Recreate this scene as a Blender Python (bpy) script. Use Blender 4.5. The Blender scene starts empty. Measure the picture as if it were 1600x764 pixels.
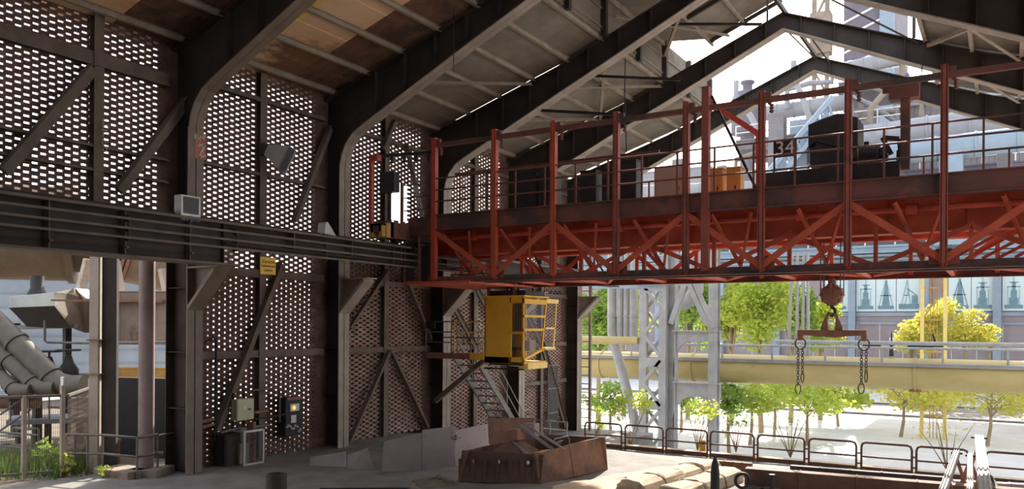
import bpy, math, random
from mathutils import Vector, Matrix
random.seed(7)
SC = bpy.context.scene
COL = SC.collection
PI = math.pi
V = Vector
# ------------------------------------------------------------------ camera
FPX, CY, YAW, ROLL, EYE = 1270.0, 510.0, math.radians(31.4), 0.006, 3.7
SN, CS = math.sin(YAW), math.cos(YAW)
cd = bpy.data.cameras.new('camera'); cam = bpy.data.objects.new('camera', cd); COL.objects.link(cam)
cd.sensor_width = 36.0; cd.lens = FPX/1600*36; cd.shift_y = (CY-382)/1600
cd.clip_start = 0.1; cd.clip_end = 2000
cam.location = (0, 0, EYE); cam.rotation_euler = (PI/2, -ROLL, YAW)
SC.camera = cam

def W(px, py, X=None, Y=None, Z=None, D=None):
    """photo measurement -> world point on a known plane (metres)"""
    dx, dy = px-800.0, CY-py
    vu = dy + dx*ROLL; u = dx - dy*ROLL
    d = V((CS*u/FPX - SN, SN*u/FPX + CS, vu/FPX))
    if X is not None: t = X/d.x
    elif Y is not None: t = Y/d.y
    elif Z is not None: t = (Z-EYE)/d.z
    else: t = D
    return V((d.x*t, d.y*t, EYE+d.z*t))

# ------------------------------------------------------------------ materials
def mat(name, c1, c2=None, scale=4.0, rough=0.75, metal=0.0, bump=0.0, c3=None, th=0.62, stretch=None, lo=.35, hi=.65, spec=.4):
    m = bpy.data.materials.new(name); m.use_nodes = True
    nt = m.node_tree; nt.nodes.clear(); N = nt.nodes.new; L = nt.links.new
    out = N('ShaderNodeOutputMaterial'); b = N('ShaderNodeBsdfPrincipled')
    L(b.outputs[0], out.inputs[0])
    b.inputs['Roughness'].default_value = rough; b.inputs['Metallic'].default_value = metal
    b.inputs['Specular IOR Level'].default_value = spec
    c2 = c2 or tuple(x*.7 for x in c1)
    tc = N('ShaderNodeTexCoord'); mp = N('ShaderNodeMapping')
    L(tc.outputs['Object'], mp.inputs[0])
    if stretch: mp.inputs['Scale'].default_value = stretch
    n1 = N('ShaderNodeTexNoise'); n1.inputs['Scale'].default_value = scale
    n1.inputs['Detail'].default_value = 6; n1.inputs['Roughness'].default_value = .65
    L(mp.outputs[0], n1.inputs['Vector'])
    r = N('ShaderNodeValToRGB'); r.color_ramp.elements[0].position = lo; r.color_ramp.elements[1].position = hi
    r.color_ramp.elements[0].color = (*c2, 1); r.color_ramp.elements[1].color = (*c1, 1)
    L(n1.outputs['Fac'], r.inputs[0]); src = r.outputs[0]
    if c3:
        n2 = N('ShaderNodeTexNoise'); n2.inputs['Scale'].default_value = scale*.37; n2.inputs['Detail'].default_value = 8
        n2.inputs['Roughness'].default_value = .7
        L(mp.outputs[0], n2.inputs['Vector'])
        r2 = N('ShaderNodeValToRGB'); r2.color_ramp.elements[0].position = th-.04; r2.color_ramp.elements[1].position = th+.04
        L(n2.outputs['Fac'], r2.inputs[0])
        mx = N('ShaderNodeMix'); mx.data_type = 'RGBA'
        L(r2.outputs[0], mx.inputs[0]); L(src, mx.inputs[6]); mx.inputs[7].default_value = (*c3, 1)
        src = mx.outputs[2]
    L(src, b.inputs['Base Color'])
    if bump:
        bp = N('ShaderNodeBump'); bp.inputs['Strength'].default_value = bump; bp.inputs['Distance'].default_value = .03
        L(n1.outputs['Fac'], bp.inputs['Height']); L(bp.outputs[0], b.inputs['Normal'])
    return m
def leafmat(name, c1, c2):
    m = mat(name, c1, c2, 1.3, .6)
    nt = m.node_tree; b = next(n for n in nt.nodes if n.type == 'BSDF_PRINCIPLED'); out = next(n for n in nt.nodes if n.type == 'OUTPUT_MATERIAL')
    t = nt.nodes.new('ShaderNodeBsdfTranslucent'); mx = nt.nodes.new('ShaderNodeMixShader'); mx.inputs[0].default_value = .45
    src = b.inputs['Base Color'].links[0].from_socket
    nt.links.new(src, t.inputs[0]); nt.links.new(b.outputs[0], mx.inputs[1]); nt.links.new(t.outputs[0], mx.inputs[2]); nt.links.new(mx.outputs[0], out.inputs[0])
    return m
def glassmat(name, col, a=.35):
    m = bpy.data.materials.new(name); m.use_nodes = True
    nt = m.node_tree; nt.nodes.clear(); N = nt.nodes.new
    out = N('ShaderNodeOutputMaterial'); g = N('ShaderNodeBsdfGlossy'); t = N('ShaderNodeBsdfTransparent'); mx = N('ShaderNodeMixShader')
    g.inputs['Roughness'].default_value = .08; g.inputs[0].default_value = (*col, 1); mx.inputs[0].default_value = a*.4
    t.inputs[0].default_value = (.8, .82, .8, 1)
    nt.links.new(t.outputs[0], mx.inputs[1]); nt.links.new(g.outputs[0], mx.inputs[2]); nt.links.new(mx.outputs[0], out.inputs[0])
    return m
M = dict(
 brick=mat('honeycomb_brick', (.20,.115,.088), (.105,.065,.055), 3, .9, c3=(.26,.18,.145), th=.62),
 frame=mat('dark_painted_steel', (.066,.053,.046), (.04,.033,.03), 1.2, .75, c3=(.10,.062,.042), th=.66, bump=.1),
 flange=mat('grey_brown_steel', (.44,.37,.305), (.31,.25,.205), 1.5, .6, c3=(.36,.22,.14), th=.66, bump=.1),  # light from the open right side put into this brighter flange
 shaded_flange=mat('shaded_brown_steel', (.27,.215,.165), (.185,.145,.11), 1.5, .6, c3=(.24,.14,.085), th=.66, bump=.1),  # nearest frame's flange, its shade put into a darker colour
 rail=mat('wall_steel', (.22,.172,.135), (.145,.11,.086), 2, .8, c3=(.21,.115,.07), th=.66),
 sheet=mat('roof_sheet', (.27,.23,.185), (.18,.15,.115), .8, .7, c3=(.21,.125,.075), th=.64),
 rust_sheet=mat('rusty_roof_sheet', (.84,.58,.37), (.70,.43,.23), .7, .8, c3=(.23,.115,.06), th=.57, stretch=(1,.6,1)),
 ochre_sheet=mat('ochre_roof_sheet', (.80,.58,.16), (.70,.44,.22), .7, .8, c3=(.24,.13,.07), th=.57),
 purlin=mat('purlin_steel', (.42,.35,.27), (.30,.24,.18), 2, .7),
 concrete=mat('hall_floor_concrete', (.27,.25,.228), (.16,.148,.137), .9, .9, bump=.25, c3=(.13,.115,.10), th=.63),
 litbrick=mat('lit_honeycomb_brick', (.40,.27,.225), (.25,.15,.12), 3, .9, c3=(.46,.35,.30), th=.6),  # paler copy of the brick, light from the right put into it
 sand=mat('sand', (.62,.50,.36), (.46,.35,.24), 2.5, .95, bump=.5),
 refractory=mat('refractory_stone', (.60,.50,.37), (.42,.33,.235), 3, .95, bump=.5, c3=(.36,.21,.13), th=.62),
 paving=mat('outdoor_paving', (.74,.72,.69), (.60,.58,.56), .5, .9),
 asphalt=mat('asphalt', (.40,.36,.36), (.33,.30,.30), 1, .9),
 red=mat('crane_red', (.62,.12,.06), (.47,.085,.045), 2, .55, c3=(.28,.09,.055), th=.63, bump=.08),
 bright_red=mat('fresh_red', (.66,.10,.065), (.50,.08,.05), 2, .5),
 maroon=mat('glare_dulled_crane_red', (.38,.10,.07), (.27,.075,.055), 2, .6, c3=(.16,.07,.055), th=.6, bump=.08),  # crane red with the dulling of glare put into the colour
 shadedrust=mat('shaded_rusty_plate', (.13,.075,.052), (.075,.045,.034), 2.5, .75, bump=.2, c3=(.20,.105,.065), th=.62),  # darker rust for the trough front, its shadow put into the colour
 dark_red=mat('dark_red_girder', (.25,.085,.065), (.14,.062,.05), 1.6, .6, c3=(.085,.055,.05), th=.55),
 deck=mat('deck_underside', (.62,.33,.20), (.45,.17,.10), 2.2, .8, c3=(.25,.10,.06), th=.62),
 black=mat('dark_machinery', (.04,.035,.038), (.02,.019,.021), 3, .6),
 rust=mat('rusty_plate', (.22,.115,.078), (.13,.07,.05), 2.5, .8, bump=.2, c3=(.09,.055,.045), th=.58),
 plate=mat('lilac_grey_plate', (.36,.30,.30), (.28,.23,.23), 1.5, .6, bump=.1, c3=(.28,.2,.17), th=.66),
 hookrust=mat('hook_rust', (.34,.17,.115), (.24,.12,.085), 4, .75, bump=.1),
 yellow=mat('cabin_yellow', (.86,.52,.05), (.76,.43,.035), 2.2, .55, c3=(.30,.14,.05), th=.655, bump=.1),
 paleyellow=mat('pale_yellow', (.88,.68,.25), (.80,.58,.17), 2, .6),
 sign=mat('sign_yellow', (.86,.53,.09), (.76,.45,.06), 3, .6),
 ink=mat('sign_ink', (.16,.09,.02), (.10,.06,.02), 3, .7),
 white=mat('white_paint', (.80,.80,.78), (.68,.68,.67), 2, .7),
 chalk=mat('chalk', (.62,.55,.42), (.5,.43,.33), 9, .9),
 palered=mat('red_mark', (.55,.22,.16), (.42,.15,.11), 6, .8),
 handrail=mat('grey_handrail', (.22,.205,.185), (.15,.135,.12), 3, .45, .3),
 brownrail=mat('brown_handrail', (.16,.085,.06), (.095,.052,.04), 4, .6, c3=(.26,.12,.055), th=.6),
 steelgrey=mat('trestle_grey', (.42,.415,.40), (.32,.315,.305), 1.5, .6, c3=(.31,.24,.185), th=.68),
 gaspipe=mat('gas_main_ochre', (.54,.43,.19), (.45,.35,.14), 1.1, .5, stretch=(.4,1,1), c3=(.40,.29,.12), th=.66),
 paleduct=mat('pale_duct', (.36,.36,.38), (.28,.28,.31), .7, .6),
 furnace=mat('furnace_pale', (.25,.235,.25), (.185,.17,.185), .7, .8, c3=(.21,.165,.13), th=.62),  # veil of haze put into the pale furnace colours
 furnace2=mat('furnace_lilac', (.20,.185,.225), (.15,.14,.175), .7, .8),
 stone=mat('weathered_stone', (.34,.275,.22), (.21,.165,.13), .9, .9, c3=(.17,.11,.075), th=.6),
 silver=mat('silver_steel', (.36,.35,.36), (.23,.22,.22), 3, .65, .3),
 cable=mat('cable', (.035,.033,.035), (.02,.02,.02), 3, .6),
 rope=mat('steel_rope', (.14,.12,.11), (.09,.08,.075), 5, .6),
 building=mat('building_lilac', (.33,.285,.30), (.27,.23,.245), .35, .85),
 bluesteel=mat('pale_blue_steel', (.30,.37,.45), (.24,.31,.39), .6, .6),
 print=mat('print_ground', (.62,.75,.78), (.56,.70,.74), .6, .7),
 printink=mat('print_ink', (.20,.32,.38), (.13,.23,.29), 1.4, .7),
 bark=mat('bark', (.40,.31,.19), (.27,.20,.12), 5, .9, bump=.3),
 leafa=leafmat('leaf_yellow_green', (.58,.62,.11), (.38,.49,.07)),
 leafb=leafmat('leaf_green', (.38,.50,.11), (.24,.37,.07)),
 leafc=leafmat('leaf_golden', (.72,.66,.14), (.55,.54,.09)),
 grass=leafmat('grass', (.15,.22,.05), (.085,.14,.035)),
 boxgreen=mat('box_cream_green', (.60,.58,.37), (.54,.52,.33), 2, .5),
 tan=mat('tan_cabinet', (.45,.36,.29), (.38,.30,.24), 1.5, .6),
 darkduct=mat('brown_gas_main', (.15,.108,.07), (.095,.068,.045), .8, .65, c3=(.18,.10,.055), th=.66),
 olive=mat('olive_grey_pipe', (.15,.13,.10), (.095,.082,.065), 1.4, .5),
 tank=mat('white_stained_tank', (.58,.60,.58), (.42,.45,.40), .9, .7, c3=(.28,.26,.17), th=.66),
 palewall=mat('pale_outdoor_wall', (.29,.325,.37), (.22,.25,.29), .5, .8),
 rustpipe=mat('purple_rust_pipe', (.33,.24,.22), (.22,.15,.14), 1.6, .6, c3=(.42,.20,.12), th=.62),
 beamcol=mat('stained_grey_column', (.52,.45,.37), (.38,.31,.25), 1.0, .7, c3=(.30,.17,.10), th=.64),
 lamp=mat('lamp_housing', (.72,.73,.71), (.6,.61,.6), 3, .4, .4),
 lampglass=mat('lamp_glass', (.12,.12,.12), (.09,.09,.09), 3, .25),
 glass=glassmat('cabin_glass', (.9,.9,.9)),
 curtain=mat('curtain', (.30,.24,.2), (.12,.09,.08), 4, .9, stretch=(6,6,.3)),
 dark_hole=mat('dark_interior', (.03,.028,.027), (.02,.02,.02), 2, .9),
 orange=mat('orange_yellow_beam', (.62,.36,.10), (.45,.24,.07), 1.5, .7),
 dirt=mat('dirt', (.20,.165,.125), (.13,.105,.08), 1.5, .95, bump=.4),
)
# ------------------------------------------------------------------ mesh builder
ORG = {}
def org(o): return ORG.get(o.name, V((0, 0, 0)))
class MB:
    def __init__(s): s.v = []; s.f = []; s.sm = []
    def add(s, vs, fs, smooth=False):
        n = len(s.v); s.v += [tuple(x) for x in vs]
        for f in fs: s.f.append(tuple(i+n for i in f)); s.sm.append(smooth)
        return s
    def box(s, lo, hi):
        a, b = lo, hi
        vs = [(x, y, z) for z in (a[2], b[2]) for y in (a[1], b[1]) for x in (a[0], b[0])]
        return s.add(vs, [(0,2,3,1),(4,5,7,6),(0,1,5,4),(2,6,7,3),(0,4,6,2),(1,3,7,5)])
    def cbox(s, c, size, M3=None):
        vs = []
        for z in (-.5, .5):
            for y in (-.5, .5):
                for x in (-.5, .5):
                    p = V((x*size[0], y*size[1], z*size[2]))
                    if M3: p = M3 @ p
                    vs.append(p+V(c))
        return s.add(vs, [(0,2,3,1),(4,5,7,6),(0,1,5,4),(2,6,7,3),(0,4,6,2),(1,3,7,5)])
    def basis(s, p, q, up=None):
        p, q = V(p), V(q); d = (q-p).normalized()
        up = V(up) if up else V((0, 0, 1))
        if abs(d.dot(up)) > .97: up = V((0, 1, 0)) if abs(d.y) < .9 else V((1, 0, 0))
        side = d.cross(up).normalized(); u = side.cross(d).normalized()
        return p, q, side, u
    def beam(s, p, q, w, h=None, up=None):
        h = h or w; p, q, a, b = s.basis(p, q, up)
        vs = [e + a*(w/2*i) + b*(h/2*j) for e in (p, q) for i, j in ((-1,-1),(1,-1),(1,1),(-1,1))]
        return s.add(vs, [(0,1,2,3),(4,7,6,5),(0,4,5,1),(1,5,6,2),(2,6,7,3),(3,7,4,0)])
    def ibeam(s, p, q, w, h, up=None, t=None):
        t = t or h*.07; P, Q, a, b = s.basis(p, q, up)
        s.beam(P+b*(h/2-t/2), Q+b*(h/2-t/2), w, t, up); s.beam(P-b*(h/2-t/2), Q-b*(h/2-t/2), w, t, up)
        return s.beam(P, Q, t, h-2*t, up)
    def angle(s, p, q, w, t=.012, up=None):
        P, Q, a, b = s.basis(p, q, up)
        s.beam(P-b*w/2, Q-b*w/2, w, t, up)
        return s.beam(P-a*w/2, Q-a*w/2, t, w, up)
    def tube(s, p, q, r, n=10, r2=None, cap=True):
        r2 = r if r2 is None else r2; p, q, a, b = s.basis(p, q)
        vs = []
        for e, rr in ((p, r), (q, r2)):
            for k in range(n):
                t = 2*PI*k/n; vs.append(e+a*(rr*math.cos(t))+b*(rr*math.sin(t)))
        s.add(vs, [(k, (k+1) % n, n+(k+1) % n, n+k) for k in range(n)], True)
        if cap: s.add(vs, [tuple(range(n-1, -1, -1)), tuple(range(n, 2*n))])
        return s
    def path(s, pts, r, n=8, closed=False):
        pts = [V(p) for p in pts]; m = len(pts); rings = []; prev = None
        for i, p in enumerate(pts):
            if closed: d = pts[(i+1) % m]-pts[i-1]
            else: d = pts[min(i+1, m-1)]-pts[max(i-1, 0)]
            d.normalize()
            if prev is None:
                up = V((0, 0, 1)) if abs(d.z) < .9 else V((0, 1, 0)); a = d.cross(up).normalized()
            else: a = (prev-d*prev.dot(d)).normalized()
            prev = a; b = a.cross(d)
            rr = r[i] if isinstance(r, (list, tuple)) else r
            rings.append([p+a*(rr*math.cos(2*PI*k/n))+b*(rr*math.sin(2*PI*k/n)) for k in range(n)])
        vs = [x for g in rings for x in g]; fs = []
        for i in range(m if closed else m-1):
            j = (i+1) % m
            for k in range(n): fs.append((i*n+k, j*n+k, j*n+(k+1) % n, i*n+(k+1) % n))
        s.add(vs, fs, True)
        if not closed: s.add(vs, [tuple(range(n)), tuple(range((m-1)*n+n-1, (m-1)*n-1, -1))])
        return s
    def prism(s, poly, ax, a, b):
        """poly: 2-D points in the plane normal to ax ('x': (y,z) 'y': (x,z) 'z': (x,y)), extruded from a to b"""
        def P(u, v, w): return {'x': (w, u, v), 'y': (u, w, v), 'z': (u, v, w)}[ax]
        n = len(poly); vs = [P(u, v, a) for u, v in poly]+[P(u, v, b) for u, v in poly]
        return s.add(vs, [tuple(range(n)), tuple(range(2*n-1, n-1, -1))]+[(k, k+n, (k+1) % n+n, (k+1) % n) for k in range(n)])
    def strip(s, A, B, ax, a, b):
        """closed strip between two polylines A,B of equal length, extruded a..b along ax"""
        for i in range(len(A)-1): s.prism([A[i], A[i+1], B[i+1], B[i]], ax, a, b)
        return s
    def lathe(s, c, prof, n=16, ax='z'):
        vs = []
        for r, h in prof:
            for k in range(n):
                t = 2*PI*k/n; x, y = r*math.cos(t), r*math.sin(t)
                vs.append(V(c)+V({'z': (x, y, h), 'y': (x, h, y), 'x': (h, x, y)}[ax]))
        m = len(prof)
        s.add(vs, [(i*n+k, i*n+(k+1) % n, (i+1)*n+(k+1) % n, (i+1)*n+k) for i in range(m-1) for k in range(n)], True)
        return s.add(vs, [tuple(range(n-1, -1, -1)), tuple(range((m-1)*n, m*n))])
    def torus(s, c, R, r, u, v, n=16, m=8, su=1, sv=1):
        c, u, v = V(c), V(u), V(v)
        return s.path([c+u*(R*su*math.cos(2*PI*k/n))+v*(R*sv*math.sin(2*PI*k/n)) for k in range(n)], r, m, True)
    def quad(s, a, b, c, d): return s.add([a, b, c, d], [(0, 1, 2, 3)])
    def build(s, name, m, parent=None, bevel=0, solid=0):
        me = bpy.data.meshes.new(name)
        if parent is not None: o0 = org(parent)
        else:
            xs = [p[0] for p in s.v]; ys = [p[1] for p in s.v]; zs = [p[2] for p in s.v]
            o0 = V(((min(xs)+max(xs))/2, (min(ys)+max(ys))/2, min(zs)))
        me.from_pydata([(p[0]-o0.x, p[1]-o0.y, p[2]-o0.z) for p in s.v], [], s.f)
        me.polygons.foreach_set('use_smooth', s.sm); me.update()
        import bmesh as _b
        bm = _b.new(); bm.from_mesh(me)
        if len(bm.faces) < 30000: _b.ops.recalc_face_normals(bm, faces=bm.faces)
        bm.to_mesh(me); bm.free()
        o = bpy.data.objects.new(name, me); COL.objects.link(o)
        me.materials.append(M[m] if isinstance(m, str) else m)
        if parent is not None:
            o.parent = parent; ORG[o.name] = o0
        else:
            o.location = o0; ORG[o.name] = o0.copy()
        if bevel:
            bv = o.modifiers.new('bevel', 'BEVEL'); bv.width = bevel; bv.segments = 2; bv.limit_method = 'ANGLE'; bv.angle_limit = .7
        return o
def tag(o, label, cat, group=None, kind='thing'):
    o['label'] = label; o['category'] = cat; o['kind'] = kind
    if group: o['group'] = group
    return o
def T(name, label, cat, loc, group=None):
    o = bpy.data.objects.new(name, None); COL.objects.link(o); o.location = V(loc); o.empty_display_size = .2
    ORG[o.name] = V(loc); return tag(o, label, cat, group)
def struct(o): o['kind'] = 'structure'; return o
def kids(o): return [c for c in bpy.data.objects if c.parent == o]
def dup(root, loc, label, rz=None):
    r = root.copy(); COL.objects.link(r); r.location = V(loc); r['label'] = label; ORG[r.name] = V(loc)
    if rz is not None: r.rotation_euler = (0, 0, rz)
    for ch in kids(root):
        c = ch.copy(); COL.objects.link(c); c.parent = r
        for g in kids(ch):
            d = g.copy(); COL.objects.link(d); d.parent = c
    return r
def text(s, name, m, loc, rot, size, parent, ext=.003):
    cu = bpy.data.curves.new(name, 'FONT'); cu.body = s; cu.size = size; cu.extrude = ext; cu.align_x = 'CENTER'; cu.align_y = 'CENTER'
    tmp = bpy.data.objects.new(name+'_curve', cu); COL.objects.link(tmp)
    me = bpy.data.meshes.new_from_object(tmp, depsgraph=bpy.context.evaluated_depsgraph_get()); bpy.data.objects.remove(tmp); bpy.data.curves.remove(cu)
    o = bpy.data.objects.new(name, me); COL.objects.link(o); me.materials.clear(); me.materials.append(M[m]); o.parent = parent
    o.location = V(loc)-org(parent); o.rotation_euler = rot
    return o
# ================================================================== SETTING: light
w = bpy.data.worlds.new('sky'); SC.world = w; w.use_nodes = True
nt = w.node_tree; nt.nodes.clear()
wo = nt.nodes.new('ShaderNodeOutputWorld'); bg = nt.nodes.new('ShaderNodeBackground')
st = nt.nodes.new('ShaderNodeTexSky'); st.sky_type = 'NISHITA'; st.sun_disc = False
SUN = V((-.2, 1.0, .66)).normalized()
st.sun_elevation = math.asin(SUN.z); st.sun_rotation = math.atan2(SUN.x, SUN.y)
st.air_density = 1.0; st.dust_density = 5.0; st.ozone_density = 1.0
wm = nt.nodes.new('ShaderNodeMix'); wm.data_type = 'RGBA'; wm.inputs[0].default_value = .72
wm.inputs[7].default_value = (.94, .97, 1.0, 1)
sc_ = nt.nodes.new('ShaderNodeVectorMath'); sc_.operation = 'SCALE'; sc_.inputs['Scale'].default_value = .35
nt.links.new(st.outputs[0], sc_.inputs[0]); nt.links.new(sc_.outputs[0], wm.inputs[6])
nt.links.new(wm.outputs[2], bg.inputs[0]); bg.inputs[1].default_value = 1.3; nt.links.new(bg.outputs[0], wo.inputs[0])
sl = bpy.data.lights.new('sun', 'SUN'); so = bpy.data.objects.new('sun', sl); COL.objects.link(so)
sl.energy = 8.0; sl.angle = math.radians(.6); sl.color = (1, .93, .82)
so.rotation_euler = (-SUN).to_track_quat('-Z', 'Y').to_euler(); so.location = (40, 30, 40)
SC.view_settings.view_transform = 'Standard'; SC.view_settings.look = 'None'
SC.view_settings.gamma = 1; SC.view_settings.use_curve_mapping = False; SC.view_settings.exposure = .55

# ================================================================== SETTING: ground and floor
XW = -17.9            # inner face of the honeycomb brick wall
XC = -17.2            # inner flange of the portal columns
FY = [13.1, 18.4, 23.7, 29.0, 34.3]
EDGE = 30.6
GZ = -3.5             # ground outside, below the casting platform
mb = MB()
# hall floor: flat casting level, dropping gently towards the far railing
def fz(x, y):
    t = min(max((y-21.5)/8.0, 0), 1); t = t*t*(3-2*t)
    return -1.2*t
nx, ny = 40, 70
xs = [-19.4+(8.0+19.4)*i/nx for i in range(nx+1)]; ys = [3+(35.5-3)*j/ny for j in range(ny+1)]
vs = []; 
for y in ys:
    for x in xs:
        vs.append((x, y, fz(x, y)+ (0.018*math.sin(x*2.1+y*1.3)+.014*math.sin(x*5.3-y*3.7)) - (.0 if x < 99 else 0)))
fs = []
for j in range(ny):
    for i in range(nx):
        x0, y0 = xs[i], ys[j]
        if y0 > EDGE and x0 > -14.2: continue
        fs.append((j*(nx+1)+i, j*(nx+1)+i+1, (j+1)*(nx+1)+i+1, (j+1)*(nx+1)+i))
mb.add(vs, fs, True)
floor = struct(mb.build('floor', 'concrete'))
mb = MB(); mb.box((-40, -10, -.5), (-19.0, 24, -.03)); mb.box((-19.4, -10, -.6), (8, 4, -.04))
struct(mb.build('ground_beside_hall', 'dirt'))
mb = MB(); mb.box((-14.2, EDGE+.05, GZ), (9, EDGE+.35, -1.12)); mb.box((-14.5, EDGE, GZ), (-14.2, 36, -1.25))
struct(mb.build('platform_edge_wall', 'concrete'))
mb = MB(); mb.box((-260, -60, GZ-.4), (260, 400, GZ)); struct(mb.build('ground', 'paving'))
# street with dashed markings
mb = MB(); mb.box((-120, 74, GZ), (160, 84, GZ+.03)); rd = struct(mb.build('street', 'asphalt'))
mb = MB()
for k in range(34): mb.box((-110+k*8, 78.8, GZ+.03), (-106+k*8, 79.2, GZ+.036))
mb.build('road_marking', 'white', rd)
mb = MB(); mb.box((-120, 73.4, GZ), (160, 74, GZ+.16)); mb.box((-120, 84, GZ), (160, 84.5, GZ+.16)); mb.build('kerb', 'concrete', rd)

# ================================================================== SETTING: honeycomb brick wall
def honey(mb, y0, y1, z0, z1, th, pitch=.36, gap=.15, ch=.075, skip=(), ex=.008):
    n = int((z1-z0)/ch)
    for r in range(n):
        z = z0+r*ch; y = y0-pitch+(r % 2)*pitch/2
        while y < y1:
            a, b = max(y, y0), min(y+pitch-gap, y1)
            if b-a > .02 and not any(b > q[0] and a < q[1] and z+ch > q[2] and z < q[3] for q in skip):
                t_ = th(y) if callable(th) else th
                mb.box((XW-t_, a, z-ex), (XW+random.uniform(-.006, .006), b, z+ch+ex))
            y += pitch
wl = MB()
for y0, y1, z0, z1 in ((12.6, 13.6, 6.0, 11.6), (17.85, 18.9, 0, 10.75), (23.15, 24.2, 0, 10.75), (28.45, 29.5, -1.3, 10.75), (33.75, 34.8, -1.3, 10.75)): wl.box((XW-.12, y0, z0), (XW, y1, z1))
wall = struct(wl.build('wall_left', 'brick'))
def panel(mt, *args, **kw): m = MB(); honey(m, *args, **kw); return m.build('honeycomb_brick_panel', mt, wall)
panel('brick', 3.0, 12.6, 6.0, 11.6, .065)
bays = [(13.6, 17.85), (18.9, 23.15), (24.2, 28.45), (29.5, 33.75)]
for i, (y0, y1) in enumerate(bays):
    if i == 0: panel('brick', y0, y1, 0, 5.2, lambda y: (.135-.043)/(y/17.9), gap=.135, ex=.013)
    else: panel('litbrick', y0, y1, 0 if i == 1 else -1.3, 5.2, .10)
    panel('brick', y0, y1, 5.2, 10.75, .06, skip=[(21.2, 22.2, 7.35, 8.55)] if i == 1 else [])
# the closed sides of the hall behind and to the right of the camera
m = MB(); m.box((5.0, -6.5, 0), (5.3, 13.0, 10.6)); struct(m.build('wall_right', 'brick'))
m = MB(); m.box((-18.2, -6.8, 0), (5.3, -6.5, 10.6)); m.prism([(-18.2, 10.6), (5.3, 10.6), (-6.7, 16)], 'y', -6.8, -6.5); struct(m.build('wall_rear', 'brick'))
m = MB(); m.box((XW-.12, -6.5, 6.0), (XW, 3.0, 11.6)); struct(m.build('wall_left_rear', 'brick'))
# dark backing added outside the brick wall to blacken its holes
m = MB(); m.box((XW-.75, 18.7, -1.3), (XW-.6, 34.6, 5.4)); m.prism([(XW-.8, 5.2), (XW-.12, 5.3), (XW-.12, 5.36), (XW-.8, 5.26)], 'y', 18.7, 34.6); m.box((XW-.6, 18.6, -1.3), (XW-.13, 18.8, 5.2)); m.box((XW-.6, 34.5, -1.3), (XW-.13, 34.7, 5.2)); m.box((XW-1.9, 19.9, -1.3), (XW-.8, 30, 5.9)); m.prism([(XW-2.1, 5.9), (XW-.7, 5.9), (XW-.7, 6.05), (XW-2.1, 5.95)], 'y', 19.8, 30.2); struct(m.build('wall_dark_backing', 'dark_hole'))

# ------------------------------------------------------------------ bay framing
def frame_bay(label, y0, y1, posts, rails, diags, zlo, zhi):
    t = T('wall_bracing', label, 'wall framework', (XW+.1, (y0+y1)/2, zlo), 'steel frameworks on the brick wall')
    for y in posts:
        m = MB(); m.ibeam((XW+.1, y, zlo), (XW+.1, y, zhi), .24, .2, up=(1, 0, 0)); m.build('post', 'rail', t)
    for z, h in rails:
        m = MB(); m.beam((XW+.09, y0, z), (XW+.09, y1, z), .16, h); m.beam((XW+.16, y0, z-h/2+.012), (XW+.16, y1, z-h/2+.012), .12, .024); m.build('rail', 'rail', t)
    for (a, b, wd) in diags:
        m = MB(); m.angle((XW+.27, a[0], a[1]), (XW+.27, b[0], b[1]), wd, .02, up=(1, 0, 0)); m.beam((XW+.25, a[0], a[1]), (XW+.25, b[0], b[1]), .03, wd, up=(0, .3, 1)); m.build('diagonal_brace', 'rail', t)
    return t
def wy(px, py): p = W(px, py, X=XW+.25); return (p.y, p.z)
t0 = frame_bay('wall framework above the crane girder, in the bay nearest the open side', 3.2, 12.7, [6.2, wy(157, 200)[0]],
    [(wy(150, 90)[1], .32), (wy(157, 228)[1], .07), (wy(150, 264)[1], .07), (6.35, .25)],
    [(wy(8, 268), wy(147, 107), .24), (wy(188, 298), wy(293, 158), .24)], 6.1, 11.4)
frame_bay('wall framework behind the cream electric box', 13.3, 18.1, [wy(414, 300)[0]],
    [(2.9, .2), (5.12, .22), (7.88, .08), (9.95, .0001+.12)],
    [(wy(462, 345), wy(517, 200), .2), (wy(340, 672), wy(441, 412), .22)], 0, 10.7)
frame_bay('wall framework with inverted V brace behind the leaning plates', 18.6, 23.4, [wy(606, 520)[0]],
    [(2.9, .17), (5.1, .17), (9.9, .12)],
    [(wy(545, 695), wy(609, 549), .17), (wy(669, 668), wy(612, 549), .17), (wy(548, 512), wy(606, 424), .15), (wy(674, 530), wy(634, 432), .17), (wy(663, 348), wy(636, 225), .17), (wy(600, 232), wy(617, 190), .2)], 0, 10.7)
frame_bay('wall framework behind the stairs and landing', 23.9, 28.7, [26.3],
    [(2.9, .17), (5.1, .17), (9.9, .12)], [((24.0, 5.2), (26.2, 2.9), .16), ((26.3, 5.1), (28.5, 2.9), .16)], -.9, 10.7)
frame_bay('wall framework at the far end of the brick wall', 29.2, 34.0, [31.6],
    [(1.2, .15), (2.9, .17), (5.1, .17), (9.9, .12)], [(wy(846, 535), wy(884, 668), .2), ((29.3, 5.0), (31.5, 2.9), .16)], -1.2, 10.7)

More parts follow.
